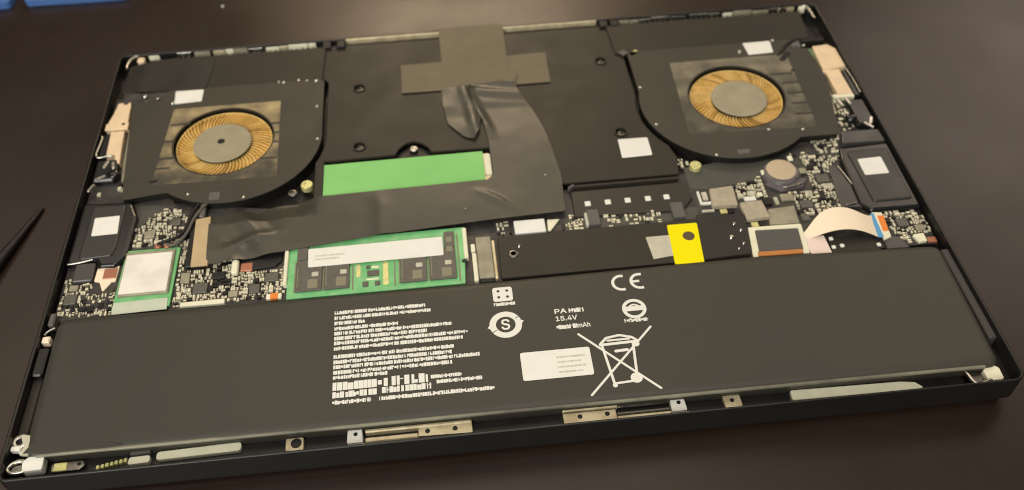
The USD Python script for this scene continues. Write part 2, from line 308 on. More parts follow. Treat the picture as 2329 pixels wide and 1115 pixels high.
add(BAT, 'edge_tape', plate(Polygon([(6.6, 10.6), (40, 10.6), (34, 12.2), (9, 14.6)]), -1.3, -1.12, 0.05, 1), 'battery_film')

# ---- outlines of the two fans
fl = unary_union([disc(62.8, 163.8, 40.0, 24), rr(27, 163, 102.6, 203.5, 3), soft(Polygon([(12.5, 196.5), (18.8, 130.6), (41, 133.5), (60, 150), (60, 196.5)]), 0.8)])
fr = unary_union([disc(289.3, 164.2, 40.0, 24), rr(250.5, 163, 335, 206, 3), soft(Polygon([(290, 134.9), (333.5, 134.5), (341, 173), (339.6, 198), (300, 200)]), 0.8)])
# ---- heat plate in the middle with its screws, cut-out and ridge
hp = Polygon([(100, 117.0), (100, 232.2), (252, 232.6), (252, 160), (259, 130), (257.5, 119.4), (208, 119.4), (178, 119.4), (178, 146.2), (151.5, 146.6), (150, 150), (147, 153.3), (143.5, 154.6), (140, 153.3), (137, 150), (135.5, 146.6), (104, 146.0), (104, 117)])
hp = hp.difference(unary_union([disc(x, y, 2.6, 5) for x, y in ((119.1, 195.9), (119.4, 153.9), (237.1, 202.4), (237.5, 149.2))]))
hp = hp.buffer(0).difference(unary_union([fl, fr]).buffer(1.5)); hp = max(getattr(hp, 'geoms', [hp]), key=lambda g: g.area)
HP = add(L, 'heat_plate', plate(hp, -3.4, -2.2, 0.4, 2), 'plate_black', 40)
add(HP, 'ridge', plate(rr(210.5, 116.6, 257, 118.2, 0.6), -4.2, -2.3, 0.5, 2), 'plate_black'); add(HP, 'ridge_hook', plate(rot(rr(208.4, 116.6, 211.8, 117.8, 0.5), 35), -4, -1.9, 0.4, 2), 'cloth_grey')
for x, y in ((119.1, 195.9), (119.4, 153.9), (237.1, 202.4), (237.5, 149.2)):
    add(HP, 'screw_well', lathe([(2.75, 0.05), (3.3, 0.35), (2.9, 0.45), (2.5, 0.3), (2.45, -1.0)], x, y, -2.1), 'plate_black')
    add(HP, 'well_floor', plate(disc(x, y, 2.7, 5), -4.2, -3.4, 0), 'chip_dark')
    screw(HP, x + 0.2, y - 0.3, -2.6, 1.7)
screw(L, 143.6, 150.6, -2.8, 1.9, 'steel')
screw(L, 90.8, 128.2, -2.4, 2.1, 'dark_steel')
add(L, 'pad_recess', plate(Polygon([(103.5, 124), (178, 126), (178, 148), (152, 148), (143.6, 155), (135, 148), (103.5, 147)]), -5.0, -4.4, 0), 'chip_dark')  # black sheet: the shade of this cavity is put into its colour
# drive under its green thermal pad
DR = add(L, 'drive_board', box(101.5, 121, 176.8, 144.2, -4.3, -3.7, 0.1), 'bracket_tan')
add(DR, 'thermal_pad', film(soft(Polygon([(103.7, 124.6), (173.9, 124.6), (174.1, 144.6), (103.8, 143.9)]), 0.4), -2.6, 0.9, lambda x, y: 0.12 * meshkit.noise(np.c_[x / 9, y / 9, 0 * x], 3)), 'green_pad', 40)
for y in (127.5, 130.5, 133.5, 137): add(DR, 'edge_contact', box(101.7, y, 103.0, y + 2.0, -3.7, -3.4, 0.1), 'solder')
add(DR, 'end_socket', box(174.4, 130, 177.4, 143, -4.4, -2.7, 0.3), 'cream_plastic')
for x, y in ((96.8, 132.7), (266.1, 124.3)):
    s = add(L, 'brass_stud', lathe([(0, -0.2), (1.0, -0.2), (1.2, 0.15), (2.4, 0.1), (2.7, -0.3), (2.7, -2.4), (0, -2.4)], x, y, -2.6), 'brass', 40)

# ---- fans
def fan(cx, cy, hx, hy, outline, side, patch, dustm, slats, hub_dot):
    name = 'cooling_fan'
    hole = disc(cx, cy, 22.2, 24)
    body = outline.buffer(-0.35)
    F_ = add(L, name, plate(body.difference(disc(cx, cy, 22.6, 24)), -7.1, -1.1, 0.1, 1), 'fan_wall', 40, label='left fan with amber blades and sandy dust' if side < 0 else 'right fan with amber blades and greyer dust')
    add(F_, 'top_cover', plate(outline.difference(hole), -1.15, -0.6, 0.28, 2), 'fan_cover', 40)
    add(F_, 'well_floor', plate(disc(cx, cy, 22.7, 24), -7.1, -5.6, 0), 'chip_dark')
    add(F_, 'back_plate', plate(disc(cx, cy, 21.7, 24), -5.6, -3.55, 0.2), 'amber')
    pp = patch.difference(disc(cx, cy, 22.9, 24))
    for g in getattr(pp, 'geoms', [pp]): add(F_, 'dust_patch', plate(g, -0.65, -0.55, 0.02, 1), dustm)
    add(F_, 'intake_rim', lathe([(22.25, -0.3), (22.25, 0.05), (22.5, 0.16), (22.85, 0.05), (22.9, -0.1)], cx, cy, -0.6, 64), 'fan_wall', 50)
    N = 62
    for k in range(N):
        a = 2 * math.pi * k / N
        v = []
        rs = np.linspace(12.8, 21.6, 5)
        for r in rs:
            th = a + side * 0.28 * ((r - 12.8) / 8.8) ** 1.3
            tx, ty = -math.sin(th), math.cos(th)
            for z, sh in ((-5.4, 0.75), (-2.5, 0.0)):
                for w_ in (-0.34, 0.34):
                    v.append((hx + (cx - hx) * (r - 12.8) / 8.8 + r * math.cos(th) + (w_ + sh) * tx, hy + (cy - hy) * (r - 12.8) / 8.8 + r * math.sin(th) + (w_ + sh) * ty, z + (0.25 * math.sin(3 * a) if z > -3 else 0)))
        f = []
        for i in range(4):
            b = 4 * i
            f += [(b, b + 4, b + 6), (b, b + 6, b + 2), (b + 1, b + 3, b + 7), (b + 1, b + 7, b + 5), (b + 2, b + 6, b + 7), (b + 2, b + 7, b + 3)]
        f += [(0, 2, 3), (0, 3, 1), (16, 17, 19), (16, 19, 18)]
        add(F_, 'blade', trimesh.Trimesh(v, f, process=False), rng.choice(('amber', 'amber', 'amber_pale', 'amber_pale', 'amber', 'amber_pale', 'amber_dark')), False)
    H = add(F_, 'hub', lathe([(0, 0), (12.4, 0), (12.8, -0.1), (13.0, -0.35), (0, -0.35)], hx, hy, -1.1, 48), 'hub_dust', 40)
    add(F_, 'hub_wall', lathe([(12.9, -0.3), (12.9, -3.4), (0, -3.4)], hx, hy, -1.1, 48), 'fan_wall', 40)
    add(F_, 'blade_ring', lathe([(20.9, -2.4), (21.3, -2.2), (21.5, -2.4), (21.5, -3.4), (20.9, -3.4), (20.9, -2.4)], cx, cy, 0, 48), 'amber_pale', 40)
    if hub_dot: add(F_, 'hub_hole', plate(disc(hx - 0.6, hy + 0.8, 1.7, 5), -1.2, -1.04, 0.02, 1), 'chip_dark')
    for x0, x1, y, a in slats:
        add(F_, 'slat', plate(rot(rr(x0, y - 0.7, x1, y + 0.7, 0.4), a), -0.65, -0.42, 0.1, 1), 'fan_cover')
    return F_
FL = fan(58.4, 163.9, 57.8, 163.2, soft(fl, 1.0), -1, Polygon([(30, 138), (84, 137.4), (82.5, 189), (33, 189)]), 'dust_left',
         [(30, 36.5, 148.2, 0), (30.5, 37.5, 154.6, 0), (30.8, 36.2, 166, 0), (33, 42, 177.5, 3), (80.6, 83.2, 166.5, 0), (80.4, 83.2, 160.2, 0), (76, 83.2, 149.5, 0), (79, 83.2, 173, 0)], True)
FR = fan(295.2, 166.0, 296.2, 165.0, soft(fr, 1.0), 1, Polygon([(267.3, 142), (325.5, 140.3), (327.5, 194.3), (269.5, 194.3)]), 'dust_right',
         [(318.5, 327, 150, 0), (319, 328, 157.5, 0), (319, 328, 165, 0), (318.5, 327.5, 172.5, 0), (315, 326, 179.5, 0)], False)
def sticker(parent, pts, z, name='sticker', m='white_sticker', r=0.6): return add(parent, name, plate(soft(Polygon(pts), r), z - 0.05, z + 0.1, 0.04, 1), m)
for q in ((60.5, 125.8, 56, 130.5),): add(FL, 'edge_tab', box(q[2], q[1], q[0], q[3], -0.65, -0.45, 0.08), 'cloth_grey')
for q in ((285.5, 126.6, 291, 129.6),): add(FR, 'edge_tab', box(q[0], q[1], q[2], q[3], -0.65, -0.45, 0.08), 'cloth_grey')
for x, y in ((70.5, 126.2), (100.6, 160), (46.5, 130.8), (99.5, 183)): add(FL, 'rivet', lathe([(0, 0.25), (0.5, 0.2), (0.8, 0), (0.8, -0.2)], x, y, -0.62, 10), 'steel')
for x, y in ((251.9, 178), (254, 151), (276, 127.6), (318.5, 139.5), (303.3, 141.2)): add(FR, 'rivet', lathe([(0, 0.25), (0.5, 0.2), (0.8, 0), (0.8, -0.2)], x, y, -0.62, 10), 'steel')
add(FL, 'cover_slot', plate(rot(rr(29.0, 139.4, 32.6, 141.2, 0.8), 12), -0.65, -0.52, 0.02, 1), 'chip_dark')
add(FR, 'cover_slot', plate(rot(rr(322, 191.0, 330.5, 194.0, 1.2), 48), -0.65, -0.50, 0.05, 1), 'chip_dark')
add(FR, 'cover_slot', plate(disc(326.8, 181.3, 1.0, 4), -0.65, -0.52, 0.02, 1), 'chip_dark')

# ---- heat sink strips along the back, black tapes, vents
hsl = add(L, 'heat_sink', plate(soft(Polygon([(15, 206.5), (25, 203), (101.5, 203), (102.5, 229.6), (16, 229.8)]), 0.8), -4, -1.15, 0.5, 2), 'plate_black', 40)
hsr = add(L, 'heat_sink', plate(soft(Polygon([(245, 205.8), (343, 206.5), (345.5, 229.8), (244, 229.6)]), 0.8), -4, -1.15, 0.5, 2), 'plate_black', 40)
add(L, 'black_tape', film(soft(Polygon([(5.5, 205), (31, 203.4), (46, 204), (48, 226), (28, 229.5), (6.5, 226)]), 1.0), -0.9, 0.2, lambda x, y: -0.9 * np.clip((14 - x) / 9, 0, 1) + 0.25 * meshkit.noise(np.c_[x / 7, y / 7, 0 * x], 4), 1.5), 'black_tape', 60)
add(L, 'black_tape', film(soft(Polygon([(8, 196.5), (34, 194), (35, 203), (7, 205)]), 0.8), -1.7, 0.2, lambda x, y: 0.5 * meshkit.noise(np.c_[x / 4, y / 4, 0 * x], 5), 1.5), 'mylar', 60)
sticker(L, [(31.9, 202.2), (45.2, 202.0), (45.2, 193.3), (32.6, 192.6)], -0.5)
sticker(L, [(308.6, 205.4), (322.4, 205.6), (321.6, 196.3), (309.2, 195.8)], -0.5)
sticker(L, [(235.1, 144.1), (248.5, 143.9), (248.5, 132.2), (234.9, 131.8)], -1.9)
def vents(x0, x1):
    V = add(L, 'vent_grille', plate(rr(x0 - 1.5, 229.6, x1 + 1.5, 234.8, 0.4), -6.5, -4.2, 0.3, 1), 'chip_dark', 40)
    x = x0
    while x < x1:
        w = rng.uniform(3.5, 11.0)
        add(V, 'vent_lip', box(x, 233.0 + rng.uniform(-0.25, 0.3), min(x + w, x1), 234.5, -4.6, -0.5 - rng.uniform(0, 0.9), 0.25), rng.choice(('bracket_tan', 'cream_plastic', 'steel', 'grey_shield')))
        x += w + rng.choice((0.25, 0.25, 1.4))
    for i, x in enumerate(np.arange(x0, x1, 2.7)):
        add(V, 'fin', bx(x - 0.3, 230.0, x + 0.3, 233.0, -4.4, -2.6 - 0.6 * rng.random()), 'chip_black', False)
vents(28, 97); vents(249, 341)
for x in (100.5, 107.5, 241, 246.5): add(L, 'hinge_block', box(x, 228.5, x + 4.5, 234.0, -5, -0.5, 0.5), 'chip_dark')
add(L, 'rear_lip_glint', plate(rr(112, 233.0, 240, 234.3, 0.5), -3, -0.1, 0.45, 3), 'bracket_tan', 40)  # pale colour stands in for light reflected along the rear lip
# corner fittings at the back
for q, m in (((9, 229, 12.6, 232.6), 'tin_tan'), ((13.6, 233.2, 19.5, 235.0), 'cream_plastic'), ((346, 231.6, 349.2, 234.6), 'cream_plastic'), ((335, 233.0, 344, 234.8), 'bracket_tan')):
    add(L, 'corner_fitting', box(q[0], q[1], q[2], q[3], -4, -0.8, 0.5, 0.8), m)
for s in ([(5.0, 224), (5.4, 230), (8, 233.4), (13, 234.4)], [(350.8, 222), (350.6, 229), (349.6, 233), (346, 234.5)]):
    add(L, 'corner_rib', tube([(x, y, -1.0) for x, y in s], 0.7), 'steel', 60)
for x, y, r_ in ((80.3, 204.2, .7), (83, 202.8, .9), (89.8, 204.0, 1.1), (98.5, 202.2, 1.0), (94, 203, .6), (17.7, 200.4, 1.2), (31.6, 193.6, 1.0), (24, 198.0, .7), (305.5, 198.8, 1.2), (324, 205.9, 1.1)):
    add(L, 'solder_blob', lathe([(0, 0.6 * r_), (0.6 * r_, 0.45 * r_), (r_, 0), (r_, -0.4)], x, y, -0.62 if y < 203.5 or x > 250 else -1.15, 10), 'steel')
add(L, 'foil_scrap', plate(rot(rr(251.5, 203.6, 256.5, 206.0, 0.5), 40), -1.0, -0.6, 0.1, 1), 'brass')
add(L, 'foil_scrap', plate(rot(rr(247.2, 204.2, 250.8, 207.8, 0.5), 30), -1.2, -0.8, 0.1, 1), 'cloth_grey')
add(L, 'cable_clip', box(331.8, 199.3, 337, 205.2, -3, -0.5, 0.5), 'cloth_grey')
add(L, 'fan_cable', tube([(338, 204.5, -2), (333, 203.5, -0.6), (329, 200.6, -0.5), (326, 197, -0.6), (323, 193.5, -1.0)], 0.9), 'chip_dark', 60)
add(L, 'black_bar', box(338, 203.2, 350, 206.0, -4, -0.8, 0.4), 'chip_dark')
add(L, 'solder_blob', lathe([(0, 0.5), (0.6, 0.4), (0.9, 0), (0.9, -0.4)], 338.6, 201.3, -1.4, 10), 'steel')

# ---- brown tapes forming a cross, folded black film and the flat cable below it
nz = lambda x, y, s, k: meshkit.noise(np.c_[x / s, y / s, 0 * x + k], k) - 0.5
add(L, 'tape_strip', film(soft(Polygon([(139.4, 188.6), (210.5, 188.5), (210.9, 212.0), (139.4, 210.4)]), 0.5), -1.55, 0.12, lambda x, y: 0.25 * nz(x, y, 11, 2), 2.0), 'brown_tape', 60)
add(L, 'tape_strip', film(soft(Polygon([(159.4, 188.9), (191.2, 189.6), (192.0, 236.6), (159.2, 236.2)]), 0.5), -1.25, 0.12, lambda x, y: 0.25 * nz(x, y, 9, 8) + 1.55 * np.clip((y - 230) / 4, 0, 1), 2.0), 'brown_tape', 60)
add(L, 'tape_strip', film(soft(Polygon([(171, 188.3), (193, 188.0), (195.5, 196.4), (186, 199.0), (173, 192.5)]), 1.0), -0.85, 0.12, lambda x, y: 0.5 * nz(x, y, 5, 12), 1.2), 'brown_tape', 60)
def wr1(x, y): return 0.5 * nz(x, y, 8, 21) + 0.8 * np.exp(-((x - 171 + 0.12 * (y - 170)) / 2.6) ** 2) + 0.12 * np.sin((x + 0.5 * y) * 0.3)
FILM = add(L, 'black_film', film(soft(Polygon([(158.4, 189.5), (158.3, 177.6), (160.1, 163.5), (166.6, 154.2), (171.2, 151.6), (174, 158), (176, 172), (173.5, 189.5)]), 0.8), -1.1, 0.15, wr1, 1.0), 'black_film', 60, label='small folded piece of black film beside the flat cable')
def wr2(x, y):
    w = 0.3 * nz(x, y, 22, 31) + 0.10 * nz(x, y, 7, 33)
    up = np.clip((y - 172) / 16, 0, 1)
    w += up * (1.2 + 0.35 * np.sin(y * 0.75 + 0.15 * x))
    w += 0.9 * np.exp(-(((x - 174.5) * 0.9 - (y - 170) * -0.25) / 2.2) ** 2) * np.clip((y - 150) / 10, 0, 1)
    lf = np.clip((92 - x) / 22, 0, 1)
    w += lf * (1.5 * np.sin((x - 60) * 0.28 + (y - 92) * 0.22) * np.exp(-((x - 78) / 11) ** 2) + 1.7 * np.exp(-((y - 101 - 0.25 * (x - 75)) / 3.0) ** 2) * np.clip((x - 64) / 8, 0, 1))
    w += 0.5 * np.exp(-((x - 129) / 3.5) ** 2) * np.clip((125 - y) / 10, 0, 1)
    w += 0.5 * np.exp(-((y - 118 + 0.9 * (x - 172)) / 2.5) ** 2) * np.clip((x - 158) / 10, 0, 1) * np.clip((190 - x) / 10, 0, 1) * np.clip((121 - y) / 5, 0, 1)
    w -= 0.5 * np.clip((97 - y) / 6, 0, 1)
    w -= 2.6 * np.clip((102 - x) / 8, 0, 1) * np.clip((y - 112) / 9, 0, 1)
    return w
FC = add(L, 'flat_cable', film(soft(Polygon([(58.6, 90.6), (92, 94.2), (130, 98.3), (173, 101.2), (205.6, 102.6), (206.8, 124), (205.0, 143), (203.3, 154), (200.8, 165), (197.6, 174.6), (194.4, 183), (193.4, 190.5), (171.0, 190), (172.4, 176), (175.8, 164), (177.4, 150), (177.8, 128.5), (175.0, 125.3), (104, 123.4), (86.8, 121.8), (57.0, 118.4)]), 1.0), -1.5, 0.18, wr2, 1.1), 'black_film', 60, label='broad black ribbon cable bending round the green pad, wrinkled at its left end')
add(FC, 'stiffener', plate(Polygon([(51.6, 116.4), (57.6, 117.4), (59.3, 90.2), (52.6, 90.2)]), -2.6, -1.9, 0.1, 1), 'tan_strip')
add(L, 'cable_socket', box(49.8, 91, 53.2, 117.5, -4.8, -2.8, 0.3), 'chip_dark')
add(L, 'dust_speck', lathe([(0, 0.3), (0.35, 0), (0, -0.1)], 199.8, 124.4, -0.9, 6), 'crumb_white'); add(L, 'dust_speck', lathe([(0, 0.3), (0.3, 0), (0, -0.1)], 164.2, 108.3, -0.9, 6), 'crumb_white')

# ---- black connector bar with five contacts, clips and white socket
BB = add(L, 'bar_bracket', cat([plate(soft(Polygon([(209.2, 100.5), (255, 99.0), (260.6, 106), (259.6, 115.8), (209.6, 115.8)]), 0.8), -4.4, -3.6, 0.4, 2)]), 'bar_black')
for x in (215.8, 224.4, 232.9, 241.6, 249.6): add(BB, 'contact', box(x - 1.25, 106.0, x + 1.25, 108.7, -3.7, -3.2, 0.2), 'white_sticker')
for x in (216.8, 252.6): add(L, 'cable_clip', box(x - 2.7, 94.8, x + 2.7, 103.5, -4.6, -2.8, 0.4), 'cloth_grey')
add(L, 'cable_clip', box(213.2, 94.4, 214.4, 101.5, -4.6, -2.4, 0.3), 'grey_foam')
WS = add(L, 'white_socket', box(183.5, 93.5, 196.4, 100.7, -4.6, -2.9, 0.3), 'white_sticker')
add(WS, 'socket_tail', plate(Polygon([(197.2, 94.2), (197.6, 100.4), (202.8, 100.2), (198.4, 94.2)]), -4.5, -3.7, 0.1, 1), 'cream_plastic')

# ---- black cover over the second drive bay, yellow label, foam
SC = add(L, 'drive_cover', plate(soft(Polygon([(175.6, 70.2), (258, 70.4), (276.2, 71.2), (279.2, 91.5), (258, 92.8), (176, 92.4)]), 1.0), -4.4, -2.9, 0.35, 2), 'plate_black')
add(SC, 'cover_flap', plate(soft(Polygon([(256.6, 70.6), (276.3, 71.2), (279.3, 92.6), (259.2, 95.0)]), 0.8), -3.0, -2.72, 0.12, 1), 'black_tape')
add(SC, 'foam_pad', plate(soft(Polygon([(236.0, 84.9), (247.3, 84.9), (246.8, 74.1), (236.9, 72.9)]), 0.3), -2.95, -2.5, 0.2, 1), 'grey_foam')
YL = add(SC, 'yellow_label', plate(soft(Polygon([(245.9, 90.2), (258.4, 90.1), (256.4, 68.4), (244.7, 69.0)]), 0.7), -2.9, -2.35, 0.06, 1), 'yellow_label', label='bright yellow label with a round dark hole')
add(SC, 'label_hole', plate(disc(253.4, 83.2, 2.45, 7), -2.5, -2.30, 0.03, 1), 'yellow_hole')
screw(SC, 181.6, 82.3, -2.35, 2.2, 'dark_steel'); add(SC, 'solder_blob', lathe([(0, 0.6), (0.5, 0.4), (0.8, 0), (0.8, -0.3)], 184.4, 86.4, -2.9, 10), 'steel')
for x, y, r_ in ((270.6, 80.9, 1.2), (273.5, 88, 0.9), (275.4, 84.2, 0.8), (274.6, 77, 0.7), (272, 74.5, 0.6)): add(SC, 'solder_blob', lathe([(0, 0.5 * r_), (0.6 * r_, 0.4 * r_), (r_, 0), (r_, -0.3)], x, y, -2.7, 10), 'steel')
MS = add(L, 'slot_bracket', box(167, 71.5, 173.2, 93.5, -4.6, -3.0, 0.3), 'grey_shield')
add(MS, 'side_rail', box(165.0, 70.0, 166.8, 84.5, -4.6, -2.4, 0.3), 'cream_plastic'); add(MS, 'side_rail', box(173.3, 70.2, 174.6, 90.5, -4.6, -2.4, 0.3), 'bracket_tan'); add(MS, 'side_rail', box(164.8, 85.6, 166.6, 89.6, -4.6, -2.6, 0.3), 'cream_plastic')
add(MS, 'end_lip', box(167.2, 69.6, 173.0, 71.4, -4.6, -3.6, 0.2), 'chip_dark')

# ---- memory module
RAM = add(L, 'memory_module', plate(soft(Polygon([(91.6, 69.4), (161.4, 69.4), (163.0, 99.5), (91.2, 99.0)]), 0.4), -3.6, -2.8, 0.12, 1), 'green_board', label='green memory module with a long white label')
for i, (x0, x1) in enumerate(((95.0, 105.3), (106.2, 116.0), (136.2, 146.6), (147.8, 158.3))):
    c = add(RAM, 'memory_chip', box(x0, 72.1, x1, 88.2, -2.9, -1.95, 0.12, 0.2), 'chip_black')
    add(RAM, 'chip_mark', box(x0 + 4.7, 73.2, x0 + 8.6, 77.7, -2.0, -1.86, 0.04), 'chip_tan'); add(RAM, 'chip_mark', box(x0 + 6.2, 79.2, x0 + 8.8, 81.4, -2.0, -1.87, 0.04), 'grey_foam')
    add(RAM, 'trace', box(x0 - 0.75, 72.0, x0 - 0.2, 88, -2.9, -2.55, 0.05), 'chip_tan')
    add(RAM, 'chip_mark', box(x0 + 0.5, 74, x0 + 0.9, 84, -2.0, -1.87, 0.04), 'chip_tan')
add(RAM, 'memory_chip', box(154.2, 88.6, 158.3, 97.0, -2.9, -1.95, 0.12), 'chip_black'); add(RAM, 'memory_chip', box(95.0, 88.6, 99.2, 97.0, -2.9, -1.95, 0.12), 'chip_black')
for y in (86, 91.2): add(RAM, 'chip_mark', box(154.9, y, 157.4, y + 2.8, -2.0, -1.86, 0.04), 'chip_tan')
for x0, y0, x1, y1, m in ((118.6, 77.5, 120.4, 84, 'brass'), (129.2, 72.4, 131.4, 84.4, 'brass'), (123, 77.2, 127.6, 80, 'chip_black'), (121.2, 72.0, 123.4, 74.4, 'chip_black'), (126, 72.2, 128, 74.2, 'chip_black'), (122.5, 81.2, 124.2, 82.6, 'chip_black'), (122.6, 75.4, 127.6, 76.2, 'solder'), (124.6, 81.6, 127.6, 82.4, 'solder'), (133.6, 71, 134.2, 84, 'chip_tan'), (117.0, 71, 117.6, 84, 'chip_tan'), (159.2, 70.6, 159.8, 96, 'chip_tan')):
    add(RAM, 'small_chip' if m == 'chip_black' else 'trace', box(x0, y0, x1, y1, -2.9, -2.3 if m == 'chip_black' else -2.68, 0.06), m)
RL = sticker(RAM, [(99.3, 93.8), (153.6, 94.3), (153.7, 84.3), (99.6, 84.0)], -1.9)
add(RAM, 'printed_line', flat(glyphs(102, 114, 89.2, 0.8, 301), -1.8, 0.02), 'grey_foam', False); add(RAM, 'printed_line', flat(glyphs(102, 112, 87.4, 0.8, 302), -1.8, 0.02), 'grey_foam', False)
add(RAM, 'latch', box(89.9, 76.5, 91.5, 94.5, -4.5, -2.0, 0.3), 'cream_plastic'); add(RAM, 'latch', box(161.9, 82.2, 163.6, 98.4, -4.5, -1.9, 0.3), 'cream_plastic')
add(RAM, 'notch', plate(disc(161.6, 80.9, 0.9, 4), -2.9, -2.62, 0), 'chip_dark')

# ---- wireless card
WC = add(L, 'wireless_card', plate(soft(Polygon([(24.3, 71.4), (46.4, 72.2), (46.6, 102.8), (25.0, 103.0)]), 0.4), -4.3, -3.4, 0.12, 1), 'green_board')
WSH = add(WC, 'shield_can', box(25.6, 78.2, 45.2, 101.0, -3.4, -2.2, 0.3), 'grey_shield')
add(WC, 'sticker', plate(soft(Polygon([(26.0, 78.9), (44.6, 78.9), (44.3, 99.4), (26.2, 99.2)]), 0.4), -2.25, -2.05, 0.05, 1), 'grey_sticker')
add(WC, 'clear_tape', film(Polygon([(24.6, 70.2), (45.6, 70.6), (45.4, 76.0), (24.6, 75.6)]), -3.1, 0.15, lambda x, y: -0.5 * np.clip((73 - y) / 3, 0, 1) + 0.2 * nz(x, y, 3, 5), 0.9), 'amber_clear', 60)
for x, y in ((37.4, 104.0), (41.2, 103.8)): add(WC, 'antenna_plug', lathe([(0, 0.7), (0.8, 0.7), (1.3, 0.3), (1.5, 0), (1.5, -0.8)], x, y, -3.1, 14), 'copper_red')
add(L, 'antenna_cable', tube([(37.4, 104.3, -2.6), (42, 106, -2.2), (46.6, 108.5, -2.0), (48.5, 114, -1.8), (50.2, 121, -1.6), (53.5, 127.5, -2.2)], 0.75), 'chip_dark', 60)
add(L, 'antenna_cable', tube([(41.2, 104.1, -2.6), (46, 104.6, -2.4), (49.0, 110, -2.1), (50.6, 116, -1.8), (53.4, 122, -1.6), (56.5, 127, -2.2)], 0.75), 'chip_black', 60)
add(L, 'antenna_sleeve', box(52.5, 117.6, 55.0, 126.2, -4.0, -1.6, 0.5), 'chip_black')
add(L, 'antenna_tab', plate(soft(Polygon([(14.6, 95.0), (23.2, 96.2), (23.0, 87.8), (21.6, 87.5), (18.8, 82.5), (16.6, 88.0), (14.4, 88.6)]), 0.4), -4.6, -3.9, 0.1, 1), 'peach_cable')
add(L, 'antenna_tab', box(17.6, 89.2, 22.8, 94.4, -4.0, -3.6, 0.15), 'copper_red')
add(L, 'black_connector', box(6.0, 88.4, 13.8, 97.8, -4.8, -2.9, 0.4), 'mylar')
add(L, 'black_connector', box(13.4, 73.4, 23.0, 84.0, -4.75, -4.2, 0.1), 'dark_board')
# bars and bits beside the module
add(L, 'board_bar', plate(soft(Polygon([(50.4, 71.0), (67.7, 70.8), (67.6, 73.1), (50.6, 73.0)]), 0.2), -4.6, -3.2, 0.2, 1), 'cream_plastic')
TC = add(L, 'fuse', box(83.6, 70.8, 89.6, 73.4, -4.6, -3.3, 0.2), 'cream_plastic'); add(TC, 'fuse_body', box(85.2, 70.7, 88.2, 73.5, -4.4, -3.15, 0.1), 'orange_mark')
add(L, 'cream_socket', box(68.7, 85.4, 71.5, 92.6, -4.6, -2.6, 0.5, 0.8), 'cream_plastic')
add(L, 'black_shield', plate(soft(Polygon([(72.0, 93), (88.6, 95), (88.4, 90.5), (86.2, 88.2), (75, 87.2)]), 0.8), -4.6, -3.7, 0.2, 1), 'chip_dark')
add(L, 'red_component', box(72.2, 86.8, 77, 91.0, -4.6, -3.65, 0.2), 'copper_red')

# ---- speakers
def speaker(outline, core, lab, zt):
    S = add(L, 'speaker', plate(soft(outline, 1.8), -7.0, zt - 0.7, 1.4, 4), 'speaker_black', 50)
    add(S, 'speaker_cap', plate(soft(core, 1.6), zt - 1.4, zt, 0.9, 4), 'speaker_grey', 50)
    sticker(S, lab, zt + 0.0)
    return S
SL = speaker(Polygon([(2.0, 97.0), (13.5, 98.8), (15.5, 95.2), (22, 94.6), (25.6, 99), (26.4, 122), (23, 130.8), (2.2, 132.2)]), Polygon([(6.6, 99.0), (20.0, 99.6), (21.0, 104), (21.2, 128.6), (7, 129.4)]), [(9.3, 121.7), (19.5, 122.0), (20.3, 111.6), (9.7, 111.3)], -1.5)
SR = speaker(Polygon([(331.2, 127.4), (354.0, 128.6), (353.4, 88.0), (331.8, 88.2), (328.2, 93.0), (329.4, 120)]), Polygon([(333.2, 124.0), (351.5, 124.2), (351.0, 92.6), (334.0, 92.6)]), [(336.1, 118.2), (346.7, 118.6), (346.7, 108.2), (336.0, 108.2)], -1.5)
add(SR, 'side_gasket', plate(soft(Polygon([(323.4, 117), (326.6, 117.5), (331.0, 97), (332, 91.5), (321, 92.0), (320.6, 97)]), 0.8), -4.6, -3.2, 0.4, 2), 'mylar')
add(SR, 'gasket_edge', tube([(327, 116.5, -2.9), (328.3, 110, -2.8), (329.6, 103, -2.9)], 0.35), 'steel', 60)
add(SR, 'gasket_edge', tube([(322.6, 93.2, -3.0), (325, 93.4, -2.9), (328, 94.2, -3.0)], 0.35), 'steel', 60)
add(SL, 'edge_strip', tube([(2.8, 97.6, -2.6), (7, 97.8, -2.4), (12.5, 98.9, -2.4)], 0.45), 'steel', 60)
add(L, 'mounting_pad', plate(soft(Polygon([(336, 137.5), (352.6, 137.0), (353.2, 129), (333.5, 129.5)]), 0.8), -4.6, -2.0, 0.4, 2), 'mylar')

# ---- right board: coil battery, inductors, display connector, ribbon
CC = add(L, 'coin_cell', lathe([(0, 0.1), (6.2, 0.1), (7.6, -0.4), (8.4, -1.4), (8.6, -2.2), (0, -2.2)], 302.0, 116.0, -2.4, 40), 'purple_wrap', 40)
add(CC, 'cell_face', lathe([(0, 0.35), (5.7, 0.35), (6.3, 0.1), (6.3, -0.1), (0, -0.1)], 301.9, 116.6, -2.3, 40), 'coin_top', 40)
add(CC, 'wrap_fin', plate(soft(Polygon([(293.0, 110), (299, 105.0), (309, 106.5), (312.2, 111.5), (309, 112), (296, 112)]), 0.5), -4.6, -3.4, 0.3, 1), 'purple_wrap'); add(CC, 'lead', tube([(300, 106.6, -3.2), (304, 106.8, -3.0), (309.5, 108.4, -3.2)], 0.4), 'steel', 60)
add(CC, 'lead', box(309.8, 114.5, 313, 117.5, -3.8, -2.9, 0.3), 'grey_shield'); add(CC, 'lead', box(293.2, 115.6, 295.6, 118.2, -3.8, -2.9, 0.3), 'cream_plastic'); add(CC, 'lead', box(307.2, 122.6, 309.4, 125.6, -3.8, -2.9, 0.3), 'cream_plastic')
